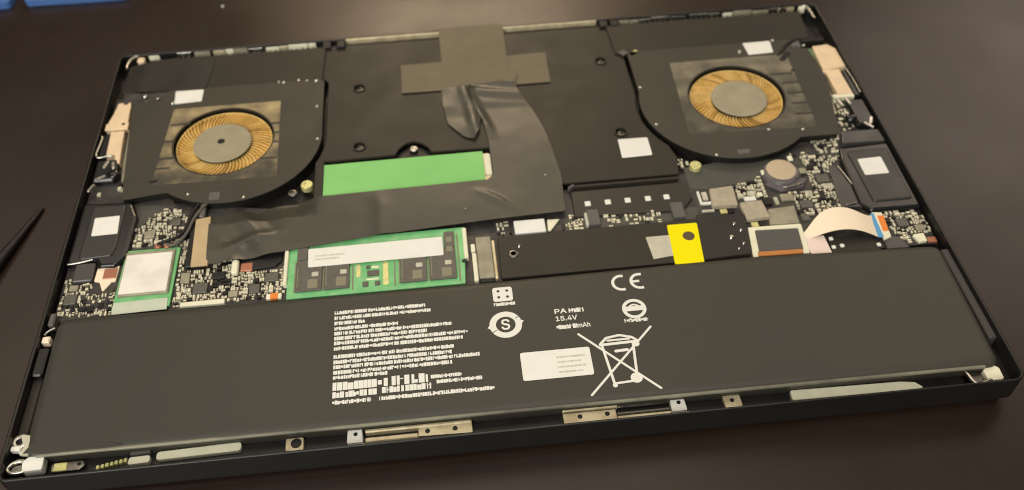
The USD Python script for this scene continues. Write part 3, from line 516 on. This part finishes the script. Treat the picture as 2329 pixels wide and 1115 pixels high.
def inductor(pts, zt, foot):
    I = add(L, 'inductor', plate(soft(Polygon(pts), 0.6), -4.5, zt, 0.35, 2), 'inductor')
    if foot: add(I, 'terminal', box(*foot, -4.6, -3.9, 0.15), 'brass'); add(I, 'terminal', box(foot[2] + 0.4, foot[1] + 0.3, foot[2] + 3, foot[3], -4.6, -4.0, 0.1), 'chip_dark')
inductor([(268.3, 109.0), (278.6, 109.8), (278.0, 98.2), (267.2, 98.8)], -2.4, (270.2, 95.4, 273.2, 98.0))
inductor([(279.0, 99.6), (288.6, 100.0), (289.4, 90.2), (279.4, 89.6)], -2.6, (281, 86.2, 284, 89.2))
add(L, 'shield_can', plate(soft(Polygon([(289.8, 94.8), (301.3, 95.6), (300.6, 85.8), (288.2, 86.2)]), 0.5), -4.5, -2.9, 0.3, 1), 'grey_shield')
for x0, y0, x1, y1, m in ((54.5, 77.5, 60.0, 82.5, 'chip_black'), (76.5, 75.2, 80.6, 79.4, 'chip_black'), (61.5, 84.2, 66.2, 87.6, 'chip_dark'), (48.8, 83.5, 52.4, 88.6, 'grey_shield'), (68.6, 74.2, 72.2, 77.0, 'grey_shield'), (82.4, 80.4, 87.6, 84.6, 'chip_black'), (4.6, 77.6, 9.4, 82.4, 'chip_black'), (5.4, 84.4, 8.8, 87.2, 'grey_shield'), (340.4, 79.4, 345.0, 83.8, 'chip_black'), (346.8, 76.6, 350.6, 79.6, 'grey_shield'), (30.6, 109.8, 34.8, 113.8, 'grey_shield'), (40.2, 116.2, 44.6, 119.8, 'chip_black'), (323.0, 98.8, 324.6, 106.4, 'chip_dark'), (304.4, 94.6, 309.6, 98.6, 'chip_black'), (289.6, 98, 293.2, 101.6, 'chip_dark'), (294.4, 98, 296, 102, 'ceramic'), (297.5, 99.8, 303, 103.5, 'grey_shield'), (282, 101.2, 287, 103.6, 'white_ink'), (288.2, 103.4, 290.4, 105.6, 'cream_plastic'), (284.2, 104.6, 287.6, 107, 'ceramic'), (263, 101.8, 264.0, 109.4, 'white_ink'), (264.0, 101.6, 268, 102.8, 'white_ink'), (264.8, 104.2, 267.0, 108.6, 'grey_foam'), (262.6, 97.2, 268, 98.2, 'grey_foam'), (316, 108.6, 321.4, 113.2, 'chip_black'), (313.6, 98.6, 316.4, 103.6, 'chip_dark'), (302.6, 87.4, 306, 91.4, 'chip_black'), (317.6, 104.8, 321.8, 107.6, 'ceramic'), (279.6, 103.6, 282.4, 105.0, 'ceramic'), (308.6, 100.8, 311.4, 104.2, 'ceramic')):
    add(PCB, 'chip', box(x0, y0, x1, y1, -4.7, -3.7, 0.15), m)
DC = add(L, 'display_connector', plate(soft(Polygon([(276.6, 69.4), (299.8, 69.2), (301.0, 85.4), (278.8, 85.8)]), 0.6), -4.6, -3.2, 0.3, 2), 'cream_plastic')
add(DC, 'connector_cap', plate(soft(Polygon([(279.6, 71.8), (297.4, 71.2), (298.6, 82.4), (281.0, 83.2)]), 0.3), -3.3, -2.4, 0.25, 1), 'connector_grey'); add(DC, 'connector_ridge', box(281, 76.4, 297.6, 77.1, -2.5, -2.25, 0.1), 'chip_black')
add(DC, 'copper_strip', plate(Polygon([(278.6, 69.3), (296.8, 68.9), (297.0, 71.2), (279.0, 71.8)]), -3.4, -2.5, 0.2, 1), 'copper_strip')
def sheet(path, widths, th, n=40):
    """A flexible flat cable: centre line (x, y, z) and its width direction."""
    from scipy.interpolate import CubicSpline
    t = np.linspace(0, 1, len(path)); s = np.linspace(0, 1, n)
    a = CubicSpline(t, np.array(path, float))(s); b = CubicSpline(t, np.array(widths, float))(s)
    V = []; 
    for dz in (0, -th):
        for e in (a, b): V.append(e + [0, 0, dz])
    V = np.vstack(V); F = []
    for i in range(n - 1):
        for p, q in ((0, 1), (1, 3), (3, 2), (2, 0)):
            F += [(p * n + i, q * n + i, q * n + i + 1), (p * n + i, q * n + i + 1, p * n + i + 1)]
    F += [(0, n, 3 * n), (0, 3 * n, 2 * n), (n - 1, 3 * n - 1, 2 * n - 1), (3 * n - 1, n - 1, 4 * n - 1)]
    m = trimesh.Trimesh(V, F, process=True); m.fix_normals(); return m
RB = add(L, 'ribbon_cable', sheet([(299.6, 79.4, -3.4), (305.5, 84.8, -1.8), (311.8, 88.6, 0.2), (319.6, 88.6, 0.6), (325.5, 86.0, -0.6), (331.0, 85.8, -2.6)],
                                  [(299.8, 76.6, -3.6), (304.6, 77.2, -2.6), (310.8, 77.4, -0.6), (317.6, 77.0, 0.2), (323.8, 75.8, -0.8), (329.4, 74.0, -2.8)], 0.2), 'peach_cable', 60, label='pale ribbon cable arching to its blue and orange end')
add(RB, 'ribbon_foot', plate(soft(Polygon([(299.9, 79.2), (308.2, 78.0), (308.6, 67.2), (300.2, 66.8)]), 0.3), -3.7, -3.5, 0.05, 1), 'pink_cable')
add(RB, 'blue_end', plate(Polygon([(330.4, 86.6), (332.0, 86.9), (331.4, 73.4), (329.2, 73.8)]), -2.9, -2.5, 0.05, 1), 'blue_stripe')
add(RB, 'orange_end', plate(Polygon([(333.0, 85.2), (335.6, 85.0), (334.6, 76.6), (332.4, 76.8)]), -3.0, -2.4, 0.05, 1), 'orange_mark')
add(RB, 'white_end', plate(Polygon([(331.6, 87.6), (335.6, 87.0), (334.6, 73.6), (331.2, 72.2)]), -3.6, -2.7, 0.05, 1), 'cream_plastic')
add(L, 'black_shield', plate(soft(Polygon([(309.5, 77.5), (328, 74.6), (329, 68.0), (309, 67.6)]), 0.8), -4.6, -3.9, 0.2, 1), 'plate_black')
for x, y in ((310.2, 71.4), (313.8, 71.8), (310.6, 76), (328.6, 70.6)): add(PCB, 'chip', box(x - 0.8, y - 0.8, x + 0.8, y + 0.8, -4.0, -3.3, 0.15), 'white_ink')
add(L, 'black_shield', plate(soft(Polygon([(331, 67.8), (340.6, 67.6), (338.6, 74.2), (331.5, 74.6)]), 0.6), -4.6, -3.6, 0.3, 1), 'mylar')
add(L, 'white_socket', plate(soft(Polygon([(343.8, 74.2), (348.6, 74.6), (348.6, 70.2), (345.0, 69.8)]), 0.5), -4.6, -3.2, 0.3, 1), 'cream_plastic')
add(L, 'red_component', box(349.0, 69.6, 352.6, 72.4, -4.6, -3.6, 0.2), 'copper_red')

# ---- ports at both sides
PL = add(L, 'port_shield', plate(soft(Polygon([(5.4, 198.2), (11.6, 198.4), (12.2, 184.6), (13.0, 179.4), (2.9, 178.6), (3.2, 184.8), (4.4, 190)]), 0.5), -5, -1.6, 0.5, 2), 'tin_tan', label='tan port shield on the left side')
add(PL, 'shield_step', box(2.6, 178.6, 13.0, 183.0, -2.2, -1.3, 0.2), 'tin_tan'); add(PL, 'shield_hole', plate(disc(10.6, 182.0, 0.8, 4), -1.5, -1.26, 0), 'chip_dark')
add(L, 'port_shield', plate(soft(Polygon([(5.4, 177.8), (11.6, 177.8), (12.6, 163.0), (13.2, 156), (10.6, 156.2), (10.4, 161.4), (6.2, 160.6)]), 0.4), -5, -1.9, 0.4, 2), 'tin_tan')
add(L, 'board_edge', plate(soft(Polygon([(13.0, 178), (15.4, 178), (17.2, 146.2), (15.4, 144.6), (14.2, 156)]), 0.4), -4.6, -3.0, 0.2, 1), 'chip_tan')
add(L, 'port_frame', tube([(2.6, 174, -1.4), (2.3, 167, -1.3), (2.4, 160.6, -1.4), (5.6, 160.2, -1.6), (9.6, 160.4, -1.8)], 0.5), 'steel', 60)
add(L, 'port_body', box(2.8, 161, 6.2, 176.5, -5, -2.0, 0.4), 'chip_dark')
add(L, 'audio_jack', cat([box(3.0, 145.2, 12.6, 158.6, -5.5, -1.8, 0.8)]), 'speaker_black', 40)
JR = add(L, 'audio_jack', box(344.6, 140.6, 353.4, 158.4, -5.5, -1.6, 1.0, 1.5), 'speaker_black', 40)
for x, y, s in ((7.4, 155.4, 0.3), (10.8, 154.4, -0.2), (6.6, 146.8, 1.2), (3.8, 140.6, 0.5)):
    add(L, 'jack_contact', plate(rot(rr(x - 0.7, y - 2.4, x + 0.7, y + 2.4, 0.5), -50 * s), -1.9, -1.4, 0.2, 1), 'steel')
for x, y, s in ((341.6, 156.6, 0.3), (345.6, 157.2, 0.3), (343.0, 147.6, 1.3), (351.2, 142.6, -0.8), (349.2, 139.6, 1.2)):
    add(L, 'jack_contact', plate(rot(rr(x - 0.75, y - 2.6, x + 0.75, y + 2.6, 0.5), 30 * s), -1.8, -1.3, 0.2, 1), 'steel')
for x, y in ((11.8, 149.0), (343.4, 146.2)):
    add(L, 'black_knob', lathe([(0, 0.7), (1.6, 0.6), (2.6, 0), (2.8, -1), (2.8, -3)], x, y, -1.6, 20), 'speaker_black', 60)
PR = add(L, 'port_shield', plate(soft(Polygon([(342.6, 200.2), (350.6, 200.8), (353.4, 197), (353.6, 182.6), (341.8, 181.2)]), 0.5), -5, -1.4, 0.6, 2), 'tin_tan', label='tan port shield on the right side')
add(L, 'port_shield', plate(soft(Polygon([(342.6, 180.6), (349.8, 180.6), (350.2, 163.4), (343, 162.6)]), 0.4), -5, -1.8, 0.4, 2), 'tin_tan')
add(L, 'shield_foot', box(340.4, 161.2, 350.6, 163.6, -4.6, -2.4, 0.2), 'cream_plastic'); add(L, 'shield_foot', box(340.2, 179.4, 350, 181.4, -4.6, -1.9, 0.2), 'tin_tan')
add(L, 'board_edge', plate(soft(Polygon([(338.7, 199.6), (341.8, 200.2), (341.2, 182), (338.8, 182.4)]), 0.3), -4.6, -2.9, 0.2, 1), 'green_board')
add(L, 'board_edge', plate(soft(Polygon([(338.4, 180.2), (341.2, 179.6), (341.0, 162.4), (338.2, 162)]), 0.3), -4.6, -2.9, 0.2, 1), 'chip_tan')
add(L, 'port_body', box(350.4, 161, 353.6, 180, -5, -1.8, 0.4), 'speaker_black')
add(L, 'port_frame', tube([(352.6, 181, -1.4), (353.2, 172, -1.2), (353.2, 162, -1.3)], 0.45), 'steel', 60)
add(L, 'foil_scrap', plate(Polygon([(338.6, 137.8), (334.4, 130.9), (339.2, 130.7)]), -2.6, -2.2, 0.1, 1), 'brass')
add(L, 'orange_clip', box(1.7, 57.8, 4.8, 60.8, -4, -1.2, 0.5), 'peach_cable'); add(L, 'side_clip', tube([(2.2, 61.6, -1.6), (3.6, 62.8, -1.2), (5.6, 64.2, -1.4)], 0.5), 'steel', 60)
add(L, 'side_foam', box(1.5, 43, 5.3, 55.5, -6, -1.4, 0.6), 'fan_wall'); add(L, 'side_rail', box(2.0, 66, 4.4, 72, -5, -1.5, 0.5), 'cloth_grey')

# ---- fittings in the channel along the front edge
def strip(name, pts, z0, z1, m, r=0.6, label=None): return add(L, name, plate(soft(Polygon(pts), r), z0, z1, min(0.35, r * 0.8), 2), m, 40, label)
strip('light_strip', [(50.4, 5.7), (79.4, 6.3), (79.4, 9.8), (50.6, 9.0)], -7.2, -5.6, 'cream_plastic', 1.2)
strip('light_strip', [(272.8, 4.4), (321.6, 3.8), (318.5, 7.0), (313, 7.8), (273.2, 8.6)], -7.2, -5.6, 'cream_plastic', 0.8)
strip('light_strip', [(41, 4.9), (48.6, 5.1), (48.6, 8.0), (41.4, 7.8)], -7.2, -5.4, 'cream_plastic', 0.9)
strip('front_bar', [(41.6, 8.5), (48.4, 8.9), (48.4, 10.0), (41.6, 9.8)], -7.2, -5.2, 'cloth_grey', 0.2)
for i, x in enumerate(np.linspace(31.0, 40.0, 7)): add(L, 'front_contact', box(x - 0.55, 4.6 + 0.3 * i, x + 0.65, 6.2 + 0.3 * i, -7.2, -5.8 - 0.1 * (i % 2), 0.2), 'brass')
FT = strip('front_tab', [(15.6, 4.6), (25.0, 4.7), (27.0, 6.4), (26.0, 8.5), (15.2, 8.2)], -7.2, -5.2, 'dark_steel', 1.0)
add(FT, 'tab_lens', box(16.4, 4.8, 21.0, 8.0, -5.3, -4.9, 0.2), 'brass'); add(FT, 'tab_hole', plate(disc(24.8, 7.0, 0.7, 4), -5.4, -5.15, 0), 'chip_dark')
for x in (97.8, 251.8):
    q = strip('nut_block', [(x - 3.2, 3.9), (x + 3.2, 3.9), (x + 3.0, 9.0), (x - 3.2, 9.0)], -7.2, -5.4, 'bracket_tan', 0.6)
    add(q, 'nut_hole', plate(disc(x + (0.5 if x < 200 else -0.2), 6.7, 1.9 if x < 200 else 0.8, 6), -5.6, -5.35, 0), 'chip_dark')
for x in (118.6, 232.3):
    q = strip('latch_block', [(x - 2.9, 4.2), (x + 2.8, 4.2), (x + 2.4, 10.4), (x - 2.5, 10.4)], -7.2, -4.8, 'white_sticker', 0.7)
    add(q, 'latch_hole', plate(disc(x + 0.2, 7.6, 0.75, 5), -5.0, -4.74, 0), 'chip_dark')
    add(q, 'latch_foot', box(x - 2.8, 3.2, x + 3.6, 4.4, -7, -5.4, 0.3), 'steel')
q = strip('rail_plate', [(140.5, 4.5), (159.3, 4.0), (159.3, 8.4), (140.5, 8.0)], -7.2, -5.0, 'bracket_tan', 0.3)
for x, y in ((143.7, 6.2), (153.3, 6.2)): add(q, 'rail_hole', plate(disc(x, y, 0.9, 5), -5.3, -4.95, 0), 'chip_dark')
add(q, 'rail', box(122, 4.2, 140.5, 6.2, -7, -5.2, 0.4), 'bracket_tan'); add(q, 'rail', box(122, 7.8, 159.3, 9.2, -7, -4.6, 0.4), 'bracket_tan')
q = strip('rail_plate', [(191.2, 3.8), (210, 3.8), (210, 7.6), (191.2, 7.7)], -7.2, -5.0, 'bracket_tan', 0.3)
for x, y in ((197.1, 5.9), (206.8, 6.0)): add(q, 'rail_hole', plate(disc(x, y, 0.9, 5), -5.3, -4.95, 0), 'chip_dark')
add(q, 'rail', box(210, 3.4, 229.4, 5.0, -7, -5.2, 0.4), 'bracket_tan'); add(q, 'rail', box(210, 5.4, 229.4, 6.8, -7, -5.6, 0.4), 'dark_steel'); add(q, 'rail', box(191.2, 8.4, 211, 9.6, -7, -4.8, 0.4), 'bracket_tan'); add(q, 'rail', box(211, 8.2, 229.8, 9.4, -7, -5.2, 0.4), 'dark_steel')
# clips in the front corners
q = strip('corner_clip', [(7.2, 4.6), (13.8, 4.8), (13.6, 10.2), (8.4, 10.2), (6.4, 8.4)], -6, -2.6, 'white_sticker', 0.6)
add(q, 'clip_loop', tube([(7.5, 5.0, -3.4), (3.6, 4.8, -3.4), (1.9, 6.0, -3.3), (3.2, 8.2, -3.2), (7.0, 8.6, -3.0)], 0.8), 'steel', 60)
add(q, 'clip_web', plate(soft(Polygon([(2.4, 5.6), (7.6, 5.2), (7.0, 8.0), (3.6, 7.8)]), 0.4), -5, -3.6, 0.3, 1), 'dark_steel')
q = add(L, 'corner_boss', lathe([(1.3, -1.2), (1.3, 0), (1.8, 0.25), (2.8, 0.1), (3.2, -0.5), (3.2, -4)], 3.9, 16.2, -2.2, 24), 'steel', 50)
add(q, 'boss_skirt', plate(soft(Polygon([(3.6, 19.2), (7.4, 18.2), (9.2, 12.6), (8.0, 10.6), (4.4, 11.2), (6.0, 13.6)]), 0.6), -3.4, -1.6, 0.6, 3), 'grey_foam', 50)
add(q, 'boss_hole', plate(disc(3.9, 16.2, 1.5, 5), -4, -3.2, 0), 'chip_dark'); add(q, 'boss_tip', box(1.5, 12.6, 5.0, 14.6, -4, -1.9, 0.4), 'white_sticker')
q = strip('corner_clip', [(343.2, 2.9), (349.2, 3.0), (349.4, 8.0), (347.8, 9.4), (344.8, 9.2), (343.2, 7.6)], -6, -3.2, 'cream_plastic', 1.2)
add(q, 'clip_web', plate(soft(Polygon([(337.4, 8.6), (342.6, 8.6), (343.0, 3.4), (339.0, 1.9)]), 0.5), -6, -4.6, 0.5, 2), 'dark_steel')
add(q, 'clip_loop', tube([(337.2, 8.2, -4.2), (337.8, 5.0, -4.1), (338.8, 2.6, -4.0), (341.4, 2.6, -3.8), (344.6, 3.4, -3.6)], 0.8), 'steel', 60)

# ---- small components: bodies of their own for the largest, the rest one lot
taken = []
def fits(x, y, w, h):
    for X, Y, w2, h2 in taken:
        if abs(x - X) < (w + w2) / 2 + 0.18 and abs(y - Y) < (h + h2) / 2 + 0.18: return False
    return True
keep_out = [(24, 70, 47, 103.5), (5.6, 88, 14, 98.2), (14.2, 82, 23.4, 96), (49.4, 90, 60, 118), (68.4, 85, 72, 93), (83.2, 70.5, 90, 74), (50, 70.4, 68, 73.6), (266.6, 95, 279.2, 110), (278.6, 85.4, 302, 103), (293, 104.5, 313, 126), (183, 93, 203, 101), (213, 94, 220, 104), (249.6, 94, 256, 104), (315.6, 108, 322, 114), (54.2, 77.2, 60.3, 82.8), (76.2, 75, 80.9, 79.7), (61.2, 84, 66.5, 87.9), (48.5, 83.2, 52.7, 88.9), (68.3, 74, 72.5, 77.3), (82.1, 80.2, 87.9, 84.9), (4.3, 77.3, 9.7, 82.7), (5.1, 84.1, 9.1, 87.5), (340.1, 79.1, 345.3, 84.1), (346.5, 76.3, 350.9, 79.9), (30.3, 109.5, 35.1, 114.1), (39.9, 115.9, 44.9, 120.1), (304.1, 94.3, 309.9, 98.9), (72, 86.6, 88.6, 95), (343.4, 69.4, 353, 75), (262.6, 97, 268.5, 109.6), (35.6, 102.5, 43, 105.6)]
regions = [(Polygon([(4, 72), (23.6, 71), (23.6, 90), (14, 98), (3, 90)]), 95), (Polygon([(46.8, 72), (89.6, 73), (89.6, 87), (68.4, 96), (47.5, 92)]), 230), (Polygon([(27, 115.5), (33, 123.5), (41, 126), (49.8, 118), (49.6, 104), (36, 105.5), (27, 106.5)]), 110), (Polygon([(45, 92), (49.6, 92), (49.6, 112), (46.8, 112)]), 26), (Polygon([(278, 110.5), (293, 114), (293, 103), (280, 101), (280, 108)]), 60),
           (Polygon([(309, 128), (331, 124), (325, 118), (322, 92), (303, 90), (303, 104), (313, 108)]), 170), (Polygon([(336.8, 88.0), (352.4, 87.2), (353, 69), (341, 71.5), (336.6, 79)]), 85), (Polygon([(338.2, 161), (344, 160), (344, 140), (338.2, 139)]), 30),
           (Polygon([(176.5, 93.6), (183, 93.6), (183, 101.5), (176.5, 101)]), 10), (Polygon([(202.6, 93.6), (214, 93.6), (214, 103.4), (207.4, 103)]), 22), (Polygon([(220, 93.6), (249.6, 93.6), (249.6, 100.2), (220, 101)]), 24), (Polygon([(252.9, 136.7), (264, 127.4), (262, 126), (251.5, 128)]), 16), (Polygon([(322, 136), (336, 137.6), (330, 127), (322, 127.6)]), 30), (Polygon([(6, 160), (17, 160), (20, 140), (5, 136)]), 14), (Polygon([(60.5, 73.5), (68, 73.5), (68, 90), (60, 90)]), 24)]
R = random.Random(11); big, small, caps = [], [], []
for poly, n in regions:
    x0, y0, x1, y1 = poly.bounds; made = tries = 0
    n = int(n * 0.8)
    while made < n and tries < n * 60:
        tries += 1
        x, y = R.uniform(x0, x1), R.uniform(y0, y1)
        l, w = R.choice(((2.0, 1.1), (1.5, 0.85), (1.2, 0.7), (3.0, 1.6), (2.4, 2.0), (1.7, 1.5), (3.4, 1.1))) if tries < n * 12 else R.choice(((1.2, 0.7), (1.0, 0.6), (0.8, 0.7)))
        if R.random() < 0.5: l, w = w, l
        if not poly.contains(Point(x, y)) or any(a - l / 2 < x < c + l / 2 and b - w / 2 < y < d + w / 2 for a, b, c, d in keep_out) or not fits(x, y, l, w): continue
        taken.append((x, y, l, w)); made += 1
        hgt = R.uniform(0.35, 0.8) * (1.5 if l * w > 2.5 else 1); k = R.random()
        (big if l * w > 1.9 else small).append((x, y, l, w, hgt, k))
        if k < 0.8:
            e = 0.26 * max(l, w)
            if l >= w: caps += [bx(x - l / 2 - 0.02, y - w / 2 - 0.02, x - l / 2 + e, y + w / 2 + 0.02, -4.7, -4.68 + hgt), bx(x + l / 2 - e, y - w / 2 - 0.02, x + l / 2 + 0.02, y + w / 2 + 0.02, -4.7, -4.68 + hgt)]
            else: caps += [bx(x - l / 2 - 0.02, y - w / 2 - 0.02, x + l / 2 + 0.02, y - w / 2 + e, -4.7, -4.68 + hgt), bx(x - l / 2 - 0.02, y + w / 2 - e, x + l / 2 + 0.02, y + w / 2 + 0.02, -4.7, -4.68 + hgt)]
big.sort(key=lambda c: -c[2] * c[3])
mats = lambda k: 'ceramic' if k < 0.5 else 'ceramic_dark' if k < 0.8 else 'chip_dark'
for x, y, l, w, hgt, k in big[:290]:
    add(PCB, 'capacitor', bx(x - l / 2, y - w / 2, x + l / 2, y + w / 2, -4.72, -4.7 + hgt), mats(k), False)
rest = big[290:] + small
for m in ('ceramic', 'ceramic_dark', 'chip_dark'):
    add(PCB, 'small_components', cat([bx(x - l / 2, y - w / 2, x + l / 2, y + w / 2, -4.72, -4.7 + h_) for x, y, l, w, h_, k in rest if mats(k) == m]), m, False, kind='stuff')
add(PCB, 'solder_terminals', cat(caps), 'solder', False, kind='stuff')

# ------------------------------------------------------------------ things lying on the table
C = UsdGeom.Xform.Define(stage, '/World/folded_cloth').GetPrim()
key(C, label='folded blue cloth at the table\'s far left, cut off by the frame', category='cloth')
nzc = lambda x, y: 0.8 * nz(x, y, 20, 41)
add(str(C.GetPath()), 'cloth_fold', film(soft(Polygon([(-70.5, 309.8), (-40, 310.0), (-14, 309.6), (-6, 330), (0, 420), (-72.5, 420)]), 4), -12.2, 3.7, nzc, 6), 'blue_cloth', 60)
add(str(C.GetPath()), 'cloth_fold', film(soft(Polygon([(-190, 308.0), (-77.5, 309.0), (-79, 420), (-190, 420)]), 3), -12.0, 3.8, nzc, 6), 'blue_cloth', 60)
d = np.array([9.5, 30.0]); d /= np.linalg.norm(d); n_ = np.array([-d[1], d[0]])
prof, tip = [], np.array([-22.6, 145.6])
V, F_, K = [], [], 12
for i, (s, w, h) in enumerate(((0, 0.25, 0.3), (2, 0.9, 0.8), (12, 1.5, 1.3), (30, 2.3, 2.1), (55, 3.6, 3.2), (80, 4.4, 4.0), (140, 4.8, 4.4), (142, 3.6, 3.4))):
    c = tip - d * s
    for k in range(K):
        a = 2 * math.pi * k / K; q = c + n_ * w * math.cos(a); V.append((q[0], q[1], -15.95 + h + h * math.sin(a)))
for i in range(7):
    for k in range(K):
        a, b = i * K + k, i * K + (k + 1) % K; F_ += [(a, b, b + K), (a, b + K, a + K)]
V += [(*tip, -15.6), (*(tip - d * 142), -12)]
for k in range(K): F_ += [(96, (k + 1) % K, k), (97, 84 + k, 84 + (k + 1) % K)]
tm = trimesh.Trimesh(V, F_, process=False); tm.fix_normals()
key(add('/World', 'pry_tool', tm, 'tool_black', 60), label='thin black tapered tool lying on the table left of the laptop', category='tool')
cr = trimesh.creation.icosphere(1, 0.75); cr.vertices *= 1 + 0.35 * (meshkit.noise(cr.vertices * 2, 3)[:, None] - 0.5); cr.apply_translation((40.7, 295.2, -15.4))
key(add('/World', 'crumb', cr, 'crumb_white', True), label='tiny white crumb on the bare table behind the laptop', category='crumb')
